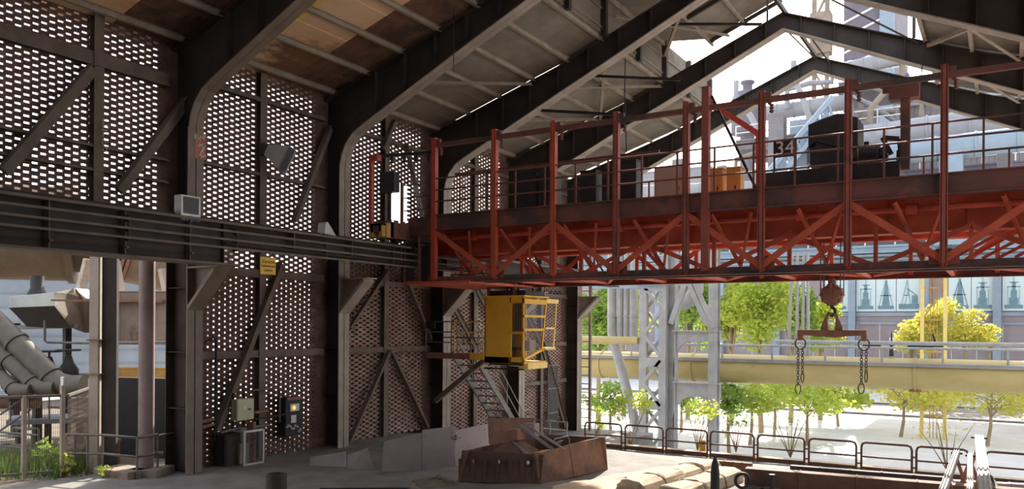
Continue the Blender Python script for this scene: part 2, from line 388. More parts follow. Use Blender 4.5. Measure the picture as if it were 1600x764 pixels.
# ------------------------------------------------------------------ portal frames
arc = []
cxk, czk = -15.2, 8.6
INN = [(XC, 0), (XC, 8.55), (-17.14, 8.85), (-16.98, 9.15), (-16.72, 9.42), (-16.35, 9.62), (-15.7, 9.92), (-12.5, 11.39), (-11.0, 12.05), (-6.7, 14.03)]
def roof_z(x):
    a = abs(x+6.7); 
    return 12.25+(5.8-a)*.405 if a <= 5.8 else 12.25-(a-5.8)*.31
OUT = [(-18.0, 0), (-18.0, 8.7), (-18.0, 9.2), (-18.0, 9.8), (-18.0, 10.5), (-17.3, roof_z(-17.3)), (-16.2, roof_z(-16.2)), (-12.9, roof_z(-12.9)), (-11.2, roof_z(-11.2)), (-6.7, roof_z(-6.7))]
def mir(P): return [(-13.4-x, z) for x, z in P]
def portal(y, label, z0=0.0, fl='flange'):
    t = T('portal_frame', label, 'portal frame', (XC, y, z0), 'portal frames of the hall')
    for side in (0, 1):
        I, O = (INN, OUT) if side == 0 else (mir(INN), mir(OUT))
        I = [(I[0][0], z0)]+I[1:]; O = [(O[0][0], z0)]+O[1:]
        sg = 1 if side == 0 else -1
        m = MB(); m.strip(I[:2], O[:2], 'y', y-.012, y+.012); m.strip([(O[0][0], z0), O[1]], [(O[0][0]-.03*sg, z0), (O[1][0]-.03*sg, O[1][1])], 'y', y-.23, y+.23)
        m.build('column', 'frame', t)
        m = MB(); m.strip(I[:2], [(x-.03*sg, z) for x, z in I[:2]], 'y', y-.23, y+.23); m.build('column_flange', fl, t)
        m = MB(); m.strip(I[1:], O[1:], 'y', y-.012, y+.012); m.strip(O[4:], [(x, z+.03) for x, z in O[4:]], 'y', y-.2, y+.2)
        m.build('rafter', 'frame', t)
        m = MB(); J = []
        for k, (x, z) in enumerate(I[1:], 1):
            a = I[k-1]; b = I[min(k+1, len(I)-1)]; dx, dz = b[0]-a[0], b[1]-a[1]; l = math.hypot(dx, dz); J.append((x-.035*dz/l*(1 if side == 0 else -1)*1.0, z+.035*abs(dx)/l))
        m.strip(I[1:], J, 'y', y-.21, y+.21); m.build('rafter_flange', fl, t)
        m = MB()
        for k in range(9):                                   # web stiffeners
            f = k/8; x = -15.9+f*8.6; zi = 9.95+(x+15.7)*.4567; zo = roof_z(x)-.02
            xx = x if side == 0 else -13.4-x
            m = MB(); m.box((xx-.01, y-.17, zi), (xx+.01, y+.17, zo)); m.build('stiffener', 'frame', t)
        for z in (1.6, 3.0, 4.6, 6.6):
            if side == 0 and z > z0: m = MB(); m.box((-17.98, y-.2, z), (XC-.03, y+.2, z+.02)); m.build('stiffener', 'frame', t)
        m = MB(); xs_ = (XC, -16.1) if side == 0 else (3.8, 2.7)
        m.strip([(xs_[0], 4.05), (xs_[1]-.12*sg, 5.0)], [(xs_[0]-.02*sg, 4.15), (xs_[1]-.14*sg, 5.1)], 'y', y-.23, y+.23)
        m.prism([(xs_[0], 4.08), (xs_[1]-.12*sg, 5.02), (xs_[1]-.12*sg, 5.12), (xs_[0], 5.12)], 'y', y-.012, y+.012)
        m.box((min(xs_), y-.23, 5.08), (max(xs_), y+.23, 5.12)); m.build('crane_bracket', fl, t)
    return t
p1 = portal(FY[0], 'nearest dark steel portal frame, with red and white mark on its column', fl='shaded_flange')
p2 = portal(FY[1], 'portal frame whose column stands right of the control panel')
p3 = portal(FY[2], 'portal frame whose column carries the landing beside the yellow cabin')
p4 = portal(FY[3], 'second portal frame from the far end, column behind the yellow cabin', z0=-1.0)
p5 = portal(FY[4], 'farthest portal frame, at the open end of the hall', z0=-1.22)
# painted mark on the nearest column
mk = MB()
def colpt(px, py): p = W(px, py, X=XC+.012); return p
zig = [(309, 228), (320, 226), (311, 246), (321, 243)]
pz = [colpt(*q) for q in zig]
for a, b in zip(pz, pz[1:]): mk.beam(a, b, .012, .055, up=(0, 0, 1) if abs(a.z-b.z) < .1 else (0, 1, 0))
crown = [(304, 210), (305, 220), (308, 211), (311, 220), (314, 210), (317, 219), (321, 209)]
pc = [colpt(*q) for q in crown]
for a, b in zip(pc, pc[1:]): mk.beam(a, b, .012, .04, up=(0, 1, 0))
mk.build('painted_letter', 'chalk', p1)
mk = MB(); a, b = colpt(305, 208), colpt(322, 250); mk.box((XC+.001, a.y, b.z), (XC+.005, b.y, a.z)); mk.build('red_paint_patch', 'palered', p1)
# chalk scribble on the first bay's post
mk = MB(); s = []
def sc(u, v): return W(130+u*70/668, 170+v*80/764, X=XW+.27)
for st_ in ([(335,160),(290,150),(295,290),(320,240),(365,240),(370,285)], [(270,310),(360,322)], [(305,345),(300,415)], [(300,350),(345,350)], [(290,450),(285,520),(320,540),(335,500),(300,460)], [(335,560),(350,620),(320,645),(285,600)]):
    mk.path([sc(*q) for q in st_], .012, 5)
mk.build('chalk_writing', 'chalk', t0)

# ================================================================== SETTING: roof
BY = [-6, 2.4, 7.8]+FY
def sheetpiece(x0, x1, y0, y1, dz=.16):
    m = MB(); n = 4; A = [(x0+(x1-x0)*k/n) for k in range(n+1)]
    m.strip([(x, roof_z(x)+dz) for x in A], [(x, roof_z(x)+dz+.03) for x in A], 'y', y0, y1); return m
root = MB(); root.box((-6.75, -6, roof_z(-6.7)+.04), (-6.65, 34.4, roof_z(-6.7)+.2)); ceil = struct(root.build('ceiling', 'frame'))
seams = [-18.3, -16.9, -15.5, -14.1, -12.7, -11.0]
for j in range(len(BY)-1):
    y0, y1 = BY[j], BY[j+1]
    for k in range(len(seams)-1):
        x0, x1 = seams[k], seams[k+1]
        nsub = 3
        for q in range(nsub):
            a = y0+(y1-y0)*q/nsub; b = y0+(y1-y0)*(q+1)/nsub
            mt = 'sheet'
            if j <= 3 and q < 2: mt = 'rust_sheet'
            if j == 3 and ((k in (2, 3) and q == 0)): mt = 'ochre_sheet'
            if j <= 3 and q == 2: mt = 'rust'
            g = .07 if (q == 0 and j >= 4 and k in (1, 2, 3)) else .004
            sheetpiece(x0+.004, x1-.004, a+g, b-.004).build('roof_sheet', mt, ceil)
    m = MB()
    m = sheetpiece(-2.4, 1.2, y0, y1-.02); m.build('roof_sheet', 'sheet', ceil)
    m = sheetpiece(1.2, 5.2, y0, y1-.02); m.build('roof_sheet', 'sheet', ceil)
    for x in (-17.5, -16.2, -14.9, -13.6, -12.3, -11.1, -2.3, -1.0, .3, 1.6, 2.9, 4.2):
        m = MB(); z = roof_z(x)+.08; m.ibeam((x, y0+.06, z), (x, y1-.06, z), .11, .15, t=.012); m.build('purlin', 'purlin', ceil)
# raised monitor over the ridge (left side clad, right side open)
ME = 29.2
for (xa, y0, y1) in ((-11.0, -6, 34.2),):
    m = MB(); n = int((y1-y0)/.22)
    for k in range(n):
        y = y0+k*.22; m.prism([(xa-.02, y), (xa+.03, y+.11), (xa-.02, y+.22), (xa-.03, y+.22), (xa+.02, y+.11), (xa-.03, y)], 'z', roof_z(xa)+.1, 14.3)
    for z in (13.1, 13.7): m.box((xa+.02, y0, z), (xa+.06, y1, z+.05))
    m.build('monitor_cladding', 'sheet', ceil)
for j in range(len(BY)-2):
    y0, y1 = BY[j], BY[j+1]
    m = MB(); m.strip([(-11.3, 14.35), (-9.2, 14.1), (-6.75, 15.1)], [(-11.3, 14.38), (-9.2, 14.13), (-6.75, 15.13)], 'y', y0, min(y1, 28.7)); m.build('roof_sheet', 'sheet', ceil)
    m = MB(); m.prism([(-6.7, 15.1), (-4.6, 14.3), (-4.6, 14.33), (-6.7, 15.13)], 'y', y0, min(y1, 21)); m.build('roof_sheet', 'sheet', ceil)
    for x, z in ((-10.9, 14.2), (-9.2, 14.0), (-8.0, 14.5)):
        m = MB(); m.ibeam((x, y0, z), (x, y1, z), .1, .14, t=.012); m.build('purlin', 'purlin', ceil)
for y in FY+[16, 21.2, 26.5, 31.6]:
    m = MB(); m.beam((-10.9, y-.35, roof_z(-11)), (-10.9, y-.35, 14.3), .16, .16); m.build('monitor_post', 'frame', ceil)
    if y < 30:
        m = MB(); m.beam((-2.6, y-.35, roof_z(-2.6)), (-2.6, y-.35, 13.6), .1, .1); m.build('monitor_post', 'frame', ceil)
        m = MB(); m.beam((-9.2, y-.35, 14.0), (-6.7, y-.35, 14.98), .1, .12); m.build('monitor_rafter', 'frame', ceil)
# wind bracing under the roof, thin angles
def rp(x, y, d=.0): return (x, y, roof_z(x)-.1-d)
for (a, b) in ((rp(-13.6, 23.9), rp(-11.1, 28.8)), (rp(-11.1, 23.9), rp(-13.6, 28.8)), (rp(-16.2, 23.9), rp(-13.6, 28.8)), (rp(-16.2, 18.6), rp(-13.6, 23.5)),
               ((-10.8, 24, 13.7), (-8.4, 28.4, 14.0)), ((-8.4, 24, 14.0), (-10.8, 28.4, 13.7)), (rp(-2.2, 23.9), rp(.3, 28.8)), (rp(.3, 23.9), rp(-2.2, 28.8)), (rp(.4, 23.9), rp(2.8, 28.8)), (rp(-2.2, 29.2), rp(.3, 34))):
    m = MB(); m.angle(a, b, .1, .014); m.build('wind_brace', 'purlin', ceil)
for a, b_ in ((rp(-6.4, 24, -.1), rp(-2.5, 28.7)), (rp(-6.9, 29.3), rp(-6.6, 34.0)), (rp(-6.2, 29.3), rp(-6.1, 34.0)), (rp(-6.0, 24, -.1), rp(-7.2, 28.7))):
    m = MB(); m.angle(a, b_, .06, .012); m.build('ridge_tie', 'frame', ceil)
for (px0, py0, px1, py1, Y) in ((930, 118, 1062, 124, 24.6), (845, 172, 958, 178, 22.5), (1060, 37, 1190, 37, 25.2)):
    m = MB(); m.angle(W(px0, py0, Y=Y), W(px1, py1, Y=Y), .09, .014); m.build('tie_bar', 'frame', ceil)
m = MB(); m.tube(W(709, 10, Y=17.6), W(709, 112, Y=17.6), .012, 6); tag(m.build('hanging_cable', 'cable'), 'thin black cable hanging from the roof before the second rafter', 'cable')
m = MB(); m.path([W(977, 92, Y=23.4), W(976, 150, Y=23.4), W(977, 175, Y=23.4), W(979, 240, Y=23.4)], .018, 6); tag(m.build('hanging_cable', 'cable'), 'thicker black cable dangling below the third rafter above the crane', 'cable')
m = MB(); m.tube(W(1443, 70, Y=26), W(1439, 130, Y=26), .015, 6); tag(m.build('hanging_cable', 'cable'), 'short cable hanging under the roof on the right', 'cable')

# ================================================================== crane girder and conductor rails
t = T('crane_girder', 'dark riveted crane girder along the left wall, carrying the red crane', 'crane girder', (-16.15, 13, 5.1))
m = MB(); m.box((-16.12, 1.5, 5.16), (-16.09, 13.0, 6.12)); m.box((-16.5, 12.97, 5.16), (-16.0, 13.0, 6.12)); m.build('deep_web', 'frame', t)
m = MB(); m.box((-16.5, 1.5, 6.1), (-15.9, 36, 6.16)); m.build('top_flange', 'rail', t)
m = MB(); m.box((-16.5, 1.5, 5.12), (-15.9, 13.4, 5.17)); m.build('bottom_flange', 'rail', t)
m = MB(); m.box((-16.22, 13.0, 5.66), (-16.19, 36, 6.1)); m.box((-16.45, 13.0, 5.62), (-15.95, 36, 5.67)); m.build('shallow_web', 'frame', t)
for y in (4.0, 5.6, 7.2, 8.8, 10.4, 12.0):
    m = MB(); m.box((-16.09, y-.012, 5.17), (-15.93, y+.012, 6.1)); m.box((-16.0, y-.03, 5.3), (-15.84, y+.03, 5.34)); m.build('stiffener', 'rail', t)
for y in (15.2, 17.4, 19.6, 22.0, 25, 28, 31):
    m = MB(); m.box((-16.2, y-.012, 5.67), (-15.97, y+.012, 6.1)); m.build('stiffener', 'rail', t)
m = MB(); m.box((-16.25, 1.5, 6.16), (-16.15, 36, 6.24)); m.build('crane_rail', 'frame', t)
for z in (5.0, 5.2, 5.4, 5.6):
    m = MB(); m.box((-16.35, 13.0, z+.1), (-16.31, 14.5, z+.12))
for k, z in enumerate((5.92, 5.72, 5.52)):
    m = MB(); m.beam((-15.78, 2, z), (-15.78, 24, z), .035, .05); c = tag(m.build('conductor_rail', 'rail'), ['topmost thin conductor rail running along the crane girder', 'middle thin conductor rail running along the crane girder', 'lowest thin conductor rail running along the crane girder'][k], 'conductor rail', 'conductor rails')
for y in (4.0, 7.2, 10.4, 13.2, 16.2, 19.0):
    m = MB(); m.beam((-15.8, y, 5.46), (-15.8, y, 6.0), .03, .05)
    for z in (5.9, 5.7, 5.5): m.lathe((-15.86, y, z), [(.05, -.05), (.03, -.02), (.05, 0), (.03, .02), (.05, .05)], 8, 'x')
    for z in (5.98,): m.beam((-16.1, y, z), (-15.78, y, z), .03, .03)
    m.build('conductor_bracket', 'frame', t)
# opposite girder (beyond the frame, same build)
t = T('crane_girder', 'crane girder on the far right side of the hall', 'crane girder', (2.75, 13, 5.1))
m = MB(); m.box((2.69, 20, 5.16), (2.72, 36, 6.12)); m.build('deep_web', 'frame', t)
m = MB(); m.box((2.45, 20, 6.1), (3.05, 36, 6.16)); m.build('top_flange', 'rail', t)
# ================================================================== red overhead travelling crane
YF, YM, YR = 20.0, 21.0, 23.2
crane = T('overhead_crane', 'long red overhead crane bridge spanning the hall', 'overhead crane', (-16.15, 21.5, 6.24))
def part(m, name, mt, par=crane, bevel=0): return m.build(name, mt, par, bevel)
PX = [W(p, 300, Y=YF).x for p in (679, 773, 865, 963, 1072, 1190, 1325, 1475)]
PX += [PX[-1]+1.95, PX[-1]+3.9]
ZB, ZT, ZG0, ZG1 = 5.12, 9.45, 6.62, 7.1
for i, x in enumerate(PX):
    m = MB(); m.ibeam((x, YF, ZB), (x, YF, ZT), .17, .15, up=(1, 0, 0), t=.018); m.box((x-.04, YF-.085, ZB), (x+.04, YF-.06, ZT))
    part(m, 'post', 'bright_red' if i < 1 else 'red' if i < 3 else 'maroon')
x = W(1103, 300, Y=YF).x
m = MB(); m.beam((x, YF-.02, ZB), (x, YF-.02, 9.75), .18, .18); part(m, 'post', 'maroon')
# main plate girder of the front walkway
m = MB(); m.box((-15.4, YF+.02, ZG0), (4.2, YF+.05, ZG1)); m.box((-15.4, YF-.06, ZG1-.03), (4.2, YF+.12, ZG1)); m.box((-15.4, YF-.06, ZG0), (4.2, YF+.12, ZG0+.03))
for k in range(64):
    m.lathe((-15.3+k*.3, YF+.015, ZG0+.28), [(.02, -.012), (.012, 0), (.0, .004)], 6, 'y')
part(m, 'walkway_girder', 'dark_red')
m = MB(); m.box((-15.4, YF+.05, ZG1-.06), (4.2, YM+.1, ZG1-.02)); part(m, 'walkway_deck', 'deck')
m = MB()
for k in range(14): 
    xx = -15.2+k*1.45; m.beam((xx, YF+.06, ZG1-.12), (xx+.7, YM, ZG1-.12), .08, .1); m.beam((xx+.7, YM, ZG1-.12), (xx+1.4, YF+.06, ZG1-.12), .08, .1)
part(m, 'deck_bracing', 'red')
# main box girders
for yy in (YM+.1, YR-.5):
    m = MB(); m.box((-15.6, yy-.16, 5.95), (4.2, yy+.16, 6.95)); m.box((-15.6, yy-.22, 6.93), (4.2, yy+.22, 6.97)); m.box((-15.6, yy-.22, 5.93), (4.2, yy+.22, 5.97))
    for k in range(12): m.box((-15.2+k*1.6, yy-.19, 5.97), (-15.18+k*1.6, yy+.19, 6.93))
    part(m, 'main_girder', 'red')
    m = MB(); m.box((-15.2, yy-.05, 6.97), (4.2, yy+.05, 7.07)); part(m, 'trolley_rail', 'frame')
# rear walkway
m = MB(); m.box((-15.4, YR-.5, ZG1-.06), (4.2, YR+.5, ZG1-.02)); part(m, 'walkway_deck', 'deck')
m = MB(); m.box((-15.4, YR+.5, ZG0+.1), (4.2, YR+.53, ZG1)); part(m, 'walkway_girder', 'dark_red')
# bottom chords, cross ties
for yy, mt in ((YF, 'dark_red'), (YR+.5, 'dark_red'), (YF+.75, 'dark_red')):
    m = MB(); m.angle((-15.3, yy, ZB), (4.2, yy, ZB), .18, .02); m.beam((-15.3, yy+.1, ZB-.05), (4.2, yy+.1, ZB-.05), .12, .06); part(m, 'bottom_chord', mt)
m = MB()
for k, x in enumerate(PX): m.beam((x, YF, ZB-.03), (x, YR+.5, ZB-.03), .09, .07)
for k in range(len(PX)-1):
    a, b = (YF, YR+.5) if k % 2 else (YR+.5, YF); m.beam((PX[k], a, ZB-.02), (PX[k+1], b, ZB-.02), .08, .05)
part(m, 'bottom_bracing', 'red')
# truss diagonals, front and rear: tops at even posts from the 5th, bottoms between
def diags(yy, mt, w, zt):
    for k in range(len(PX)-1):
        top, bot = (PX[k], PX[k+1]) if k % 2 == 0 else (PX[k+1], PX[k])
        m = MB(); m.angle((top, yy, zt), (bot, yy, ZB+.08), w, .018, up=(0, 1, 0)); part(m, 'diagonal_brace', mt)
diags(YF+.06, 'red', .15, 6.6)
diags(YR+.5, 'red', .13, 6.75)
def diags2(yy, mt, w, zt):
    for k in range(len(PX)-1):
        top, bot = (PX[k], PX[k+1]) if k % 2 else (PX[k+1], PX[k])
        m = MB(); m.angle((top+.5, yy, zt), (bot+.5, yy, ZB+.05), w, .016, up=(0, 1, 0)); part(m, 'diagonal_brace', mt)
diags2(YF+.75, 'red', .11, 6.0)
for k, x in enumerate(PX[:-1]):
    m = MB(); m.beam((x+.97, YR+.5, ZB), (x+.97, YR+.5, 6.9), .1, .09); part(m, 'rear_strut', 'red')
    m = MB(); m.beam((x+.5, YF+.75, ZB), (x+.5, YF+.75, 6.1), .09, .09); part(m, 'inner_strut', 'red')
for k, x in enumerate(PX):
    m = MB(); zc = 6.55 if k % 2 == 0 else ZB+.14
    m.prism([(x-.3, zc-.14), (x+.3, zc-.14), (x+.3, zc+.1), (x+.14, zc+.2), (x-.14, zc+.2), (x-.3, zc+.1)], 'y', YF+.07, YF+.085); part(m, 'gusset_plate', 'maroon')

for k in range(9):
    x = -14.8+k*2.1
    m = MB(); m.beam((x, YF+.1, 6.55), (x+.5, YM, 5.3), .07, .07); m.beam((x+1.0, YF+.1, 6.55), (x+.5, YM, 5.3), .06, .06); part(m, 'sway_brace', 'red')
for k in range(4):
    x = PX[k]+.35
    m = MB(); m.path([(x, YM-.25, 6.0), (x+.3, YM-.3, 5.7), (x+.6, YM-.25, 5.35), (x+.65, YM-.2, ZB)], .05, 8); part(m, 'curved_conduit', 'bright_red')
    m = MB(); m.tube((x-.2, YM+.5, 6.4), (x+.55, YM+.5, 5.2), .025, 6); part(m, 'tie_rod', 'black')
for z in (5.3, 5.5, 5.7, 5.9):
    m = MB(); m.tube((PX[0]+.1, YM-.3, z), (PX[0]+1.6, YM-.3, z), .02, 6); part(m, 'ladder_rail', 'dark_red')
# long-travel shaft under the walkway
m = MB(); m.tube((-15.5, YF+.45, 6.42), (4.2, YF+.45, 6.42), .07, 10)
for k in range(8): m.tube((-14+k*2.4, YF+.45, 6.42), (-13.75+k*2.4, YF+.45, 6.42), .12, 10)
part(m, 'drive_shaft', 'bright_red')
# hand rails
def handrail(yy, zs, x0, x1, mt, step=.97):
    m = MB(); 
    for z in zs: m.tube((x0, yy, z), (x1, yy, z), .024, 8)
    part(m, 'handrail', mt)
    k = 0; x = x0
    while x < x1:
        m = MB(); m.beam((x, yy, ZG1), (x, yy, zs[0]), .045, .045); part(m, 'stanchion', mt); x += step
handrail(YF-.03, (8.2, 7.85, 7.5), PX[0], 4.2, 'dark_red')
handrail(YR+.45, (8.2, 7.65), -15.2, 4.2, 'dark_red', 1.9)
# top conductor rail carried by the posts
m = MB(); m.beam((PX[0]-.5, YF, 9.22), (4.2, YF, 9.22), .12, .13); part(m, 'top_rail', 'dark_red')
for k, x in enumerate(PX):
    m = MB(); m.box((x+.08, YF-.05, 9.28), (x+.22, YF+.05, 9.4)); m.box((x+.14, YF-.03, 9.1), (x+.22, YF+.03, 9.3)); m.lathe((x+.22, YF+.03, 9.02), [(.03, -.12), (.06, -.08), (.03, -.04), (.06, 0), (.03, .04), (.06, .08), (.03, .1)], 10)
    part(m, 'insulator', 'dark_red')
m = MB(); m.beam((PX[0]-1.5, YR, 9.0), (-9, YR, 9.0), .08, .08); part(m, 'top_rail', 'dark_red')
# raked frame with bent head
a = [W(1108, 160, Y=21.0), W(1186, 210, Y=21.0), W(1187, 330, Y=21.0)]
m = MB(); m.beam(a[0], a[1], .16, .14); m.beam(a[1], a[2], .15, .14); part(m, 'bent_mast', 'bright_red')
m = MB(); m.beam(W(1112, 150, Y=20.1), W(1184, 300, Y=20.1), .06, .06); part(m, 'mast_stay', 'black')
# end carriage on the left rail
m = MB(); m.box((-16.35, 18.9, 6.36), (-15.95, 24.2, 6.85)); m.box((-16.0, YF-.05, 6.5), (-15.0, YF+.15, 7.05)); m.box((-16.0, YR-.6, 6.5), (-15.0, YR-.3, 7.0))
m.prism([(18.6, 6.5), (19.2, 6.36), (19.2, 6.85), (18.6, 6.75)], 'x', -16.35, -15.95); part(m, 'end_carriage', 'dark_red')
for y in (19.6, 20.6, 22.6, 23.6):
    m = MB(); m.tube((-16.3, y, 6.46), (-16.1, y, 6.46), .22, 16); m.tube((-16.32, y, 6.46), (-16.08, y, 6.46), .07, 10); part(m, 'wheel', 'black')
a = W(592, 360, Y=18.75)
m = MB(); m.box((a.x-.24, 18.6, a.z-.2), (a.x-.1, 18.75, a.z+.2)); m.box((a.x+.12, 18.6, a.z-.2), (a.x+.26, 18.75, a.z+.2)); m.box((a.x-.24, 18.6, a.z+.12), (a.x+.26, 18.75, a.z+.2)); m.box((a.x-.3, 18.75, a.z-.22), (a.x+.3, 18.95, a.z+.22)); part(m, 'buffer', 'orange', bevel=.01)
# left hanging frame: dark boards and red slab below
m = MB(); a = W(648, 412, Y=YF); m.box((a.x-.55, YF, 5.1), (a.x-.05, YF+.05, 6.3)); m.box((a.x+.1, YF+.2, 5.1), (a.x+.6, YF+.25, 6.2)); part(m, 'shield_board', 'frame')
m = MB()
for q in (632, 655): b = W(q, 400, Y=YF-.05); m.beam((b.x, YF-.05, 5.05), (b.x, YF-.05, 6.5), .06, .06)
part(m, 'shield_frame', 'dark_red')
m = MB(); m.box((-16.1, YF-.15, 4.98), (-13.6, YR+.5, 5.06)); part(m, 'lower_platform', 'red')
m = MB(); b = W(580, 290, Y=19.6)
m.beam((b.x, 19.6, 6.8), (b.x, 19.6, 9.1), .12, .12); m.box((b.x, 19.55, 8.9), (b.x+.28, 19.75, 9.08)); part(m, 'collector_mast', 'bright_red')
m = MB(); b = W(604, 283, Y=20.2); m.box((b.x-.3, 20.2, b.z-.35), (b.x+.3, 20.5, b.z+.3)); m.box((b.x-.05, 20.3, 6.85), (b.x+.05, 20.4, b.z-.3)); part(m, 'switch_box', 'black', bevel=.01)
m = MB(); b0 = W(585, 245, Y=20.2); b1 = W(680, 238, Y=20.0)
m.beam(b0, b1, .1, .1)
for k in range(5):
    c = b0.lerp(b1, (k+.5)/5); m.lathe((c.x, c.y, c.z-.05), [(.03, -.2), (.08, -.16), (.03, -.12), (.08, -.08), (.03, 0)], 8)
part(m, 'collector_arm', 'black')
m = MB(); b = W(628, 330, Y=YF)
for z in (6.9, 7.3, 7.7, 8.1): m.tube((-16.2, YF, z), (PX[0], YF, z), .02, 6)
m.beam((b.x, YF, 6.6), (b.x, YF, 8.2), .08, .08); part(m, 'side_railing', 'dark_red')
# dense fence of slanted bars on the right end
for k in range(10):
    x = PX[7]+.05+k*.32; m = MB(); m.beam((x, YM+.5, ZB+.2), (x+1.2, YM+.5, 6.0), .07, .07); part(m, 'slanted_bar', 'red')

# ------------------------------------------------------------------ cabinets on the crane walkway
def boxon(px0, px1, py0, py1, Y, dep, name, mt, label, cat, group=None, door=True, z0=7.1):
    a = W(px0, py1, Y=Y); b = W(px1, py0, Y=Y)
    t = T(name, label, cat, ((a.x+b.x)/2, Y+dep/2, z0), group)
    m = MB(); m.box((a.x, Y, z0+.04), (b.x, Y+dep, b.z)); m.box((a.x-.02, Y-.02, b.z), (b.x+.02, Y+dep+.02, b.z+.03)); m.box((a.x+.05, Y+.03, z0), (b.x-.05, Y+dep-.03, z0+.05)); m.build('housing', mt, t, .012)
    if door:
        m = MB(); m.box((a.x+.05, Y-.012, z0+.1), (b.x-.05, Y, b.z-.05)); d = m.build('door', mt, t, .006)
        m = MB(); m.box((b.x-.16, Y-.03, (z0+b.z)/2-.05), (b.x-.12, Y-.012, (z0+b.z)/2+.05)); m.build('handle', 'black', d)
    return t
CG = 'electrical cabinets on the crane walkway'
YCB = 22.75
boxon(1022, 1068, 258, 300, YCB, .5, 'switch_cabinet', 'tan', 'wide tan cabinet on the crane walkway', 'cabinet', CG)
boxon(1107, 1129, 263, 295, YCB, .4, 'switch_cabinet', 'orange', 'left one of two yellow cabinets on the crane walkway', 'cabinet', CG)
boxon(1135, 1157, 261, 293, YCB, .4, 'switch_cabinet', 'orange', 'right one of two yellow cabinets on the crane walkway', 'cabinet', CG)
boxon(805, 838, 270, 320, YCB, .5, 'switch_cabinet', 'black', 'leftmost black cabinet on the crane walkway, behind the handrail', 'cabinet', CG)
boxon(841, 866, 268, 316, YCB, .5, 'switch_cabinet', 'black', 'second black cabinet from the left on the crane walkway', 'cabinet', CG)
boxon(906, 931, 266, 312, YCB, .5, 'switch_cabinet', 'black', 'black cabinet left of the fourth crane post', 'cabinet', CG)
boxon(940, 960, 264, 308, YCB, .5, 'switch_cabinet', 'black', 'narrow black cabinet just left of the tallest black one', 'cabinet', CG)
boxon(968, 994, 250, 304, YCB, .5, 'switch_cabinet', 'black', 'tallest black cabinet, left of the tan cabinet', 'cabinet', CG)

# ------------------------------------------------------------------ trolley with the hoist winch
def tp(px, py): p = W(px, py, Y=21.7); return (p.x, p.z)
tl = T('crane_trolley', 'dark hoist trolley with winch on top of the crane', 'crane trolley', (tp(1310, 280)[0], 22, 7.07))
x0, x1 = tp(1196, 280)[0], tp(1412, 260)[0]
m = MB(); m.box((x0, 20.9, 7.2), (x1, 22.9, 7.5)); m.box((x0, 20.85, 7.1), (x1, 20.95, 7.62)); m.build('trolley_frame', 'black', tl, .01)
for xx in (x0+.4, x1-.4):
    for yy in (YM+.1, YR-.5):
        m = MB(); m.tube((xx, yy-.06, 7.24), (xx, yy+.06, 7.24), .17, 16); m.build('wheel', 'black', tl)
m = MB(); P = [tp(*q) for q in ((1264, 232), (1264, 196), (1288, 186), (1308, 179), (1326, 179), (1326, 183), (1341, 184), (1341, 226), (1330, 236), (1295, 228), (1275, 222))]
m.prism(P, 'y', 21.6, 22.6); m.build('winch_housing', 'black', tl, .015)
m = MB(); P = [tp(*q) for q in ((1266, 240), (1266, 232), (1274, 230), (1274, 218), (1280, 216), (1296, 226), (1330, 238), (1330, 262), (1266, 262))]; m.prism(P, 'y', 21.65, 22.5)
m.build('gear_casing', 'black', tl, .01)
m = MB(); a = tp(1273, 248); b = tp(1338, 240); m.tube((a[0], 22.0, a[1]), (b[0], 22.0, a[1]+.05), .3, 20)
for k in range(12): 
    f = k/11; xx = a[0]+(b[0]-a[0])*f; m.torus((xx, 22.0, a[1]+.02), .3, .02, (0, 1, 0), (0, 0, 1), 20, 5)
m.build('rope_drum', 'dark_red', tl)
m = MB(); a = tp(1343, 236); b = tp(1372, 232); m.tube((a[0], 21.9, a[1]-.12), (b[0], 21.9, a[1]-.12), .26, 16); m.tube((b[0], 21.9, a[1]-.12), (b[0]+.2, 21.9, a[1]-.12), .16, 12)
for k in range(7): xx = a[0]+(b[0]-a[0])*k/6; m.torus((xx, 21.9, a[1]-.12), .26, .02, (0, 1, 0), (0, 0, 1), 16, 4)
m.box((a[0], 21.6, 7.4), (b[0], 22.2, a[1]-.2)); c = tp(1352, 215); m.tube((c[0], 21.9, a[1]), (c[0], 21.9, a[1]+.25), .06, 8); m.build('motor', 'black', tl)
m = MB(); 
for q in (((1378, 214), (1404, 216)), ((1378, 214), (1392, 240)), ((1376, 230), (1384, 245)), ((1404, 216), (1406, 236))):
    a, b = tp(*q[0]), tp(*q[1]); m.beam((a[0], 21.8, a[1]), (b[0], 21.8, b[1]), .09, .11)
a = tp(1406, 240); m.tube((a[0], 21.8, a[1]-.25), (a[0], 21.8, a[1]+.1), .09, 10); m.build('brake_linkage', 'black', tl)
m = MB(); a, b = tp(1417, 262), tp(1417, 140); m.beam((a[0], 21.4, 7.5), (b[0], 21.4, b[1]), .2, .2); m.box((b[0]-.35, 21.26, b[1]-.3), (b[0]+.3, 21.6, b[1]+.12)); m.box((b[0]-.5, 21.38, b[1]-.1), (b[0]-.3, 21.46, b[1]+.05)); m.build('limit_switch_post', 'dark_red', tl)
a, b = tp(1217, 252), tp(1250, 223)
m = MB(); m.box((a[0], 21.2, a[1]), (b[0], 21.23, b[1])); bd = m.build('number_board', 'black', tl)
n_ = text('34', 'number', 'white', ((a[0]+b[0])/2, 21.19, (a[1]+b[1])/2), (PI/2, 0, 0), .5, bd)
m = MB(); m.beam((a[0], 21.22, 7.4), (a[0], 21.22, b[1]), .04, .04); m.beam((b[0], 21.22, 7.4), (b[0], 21.22, b[1]), .04, .04); m.beam(((a[0]), 21.22, 7.75), (b[0]+.8, 21.22, 7.75), .03, .03); m.build('board_frame', 'black', tl)

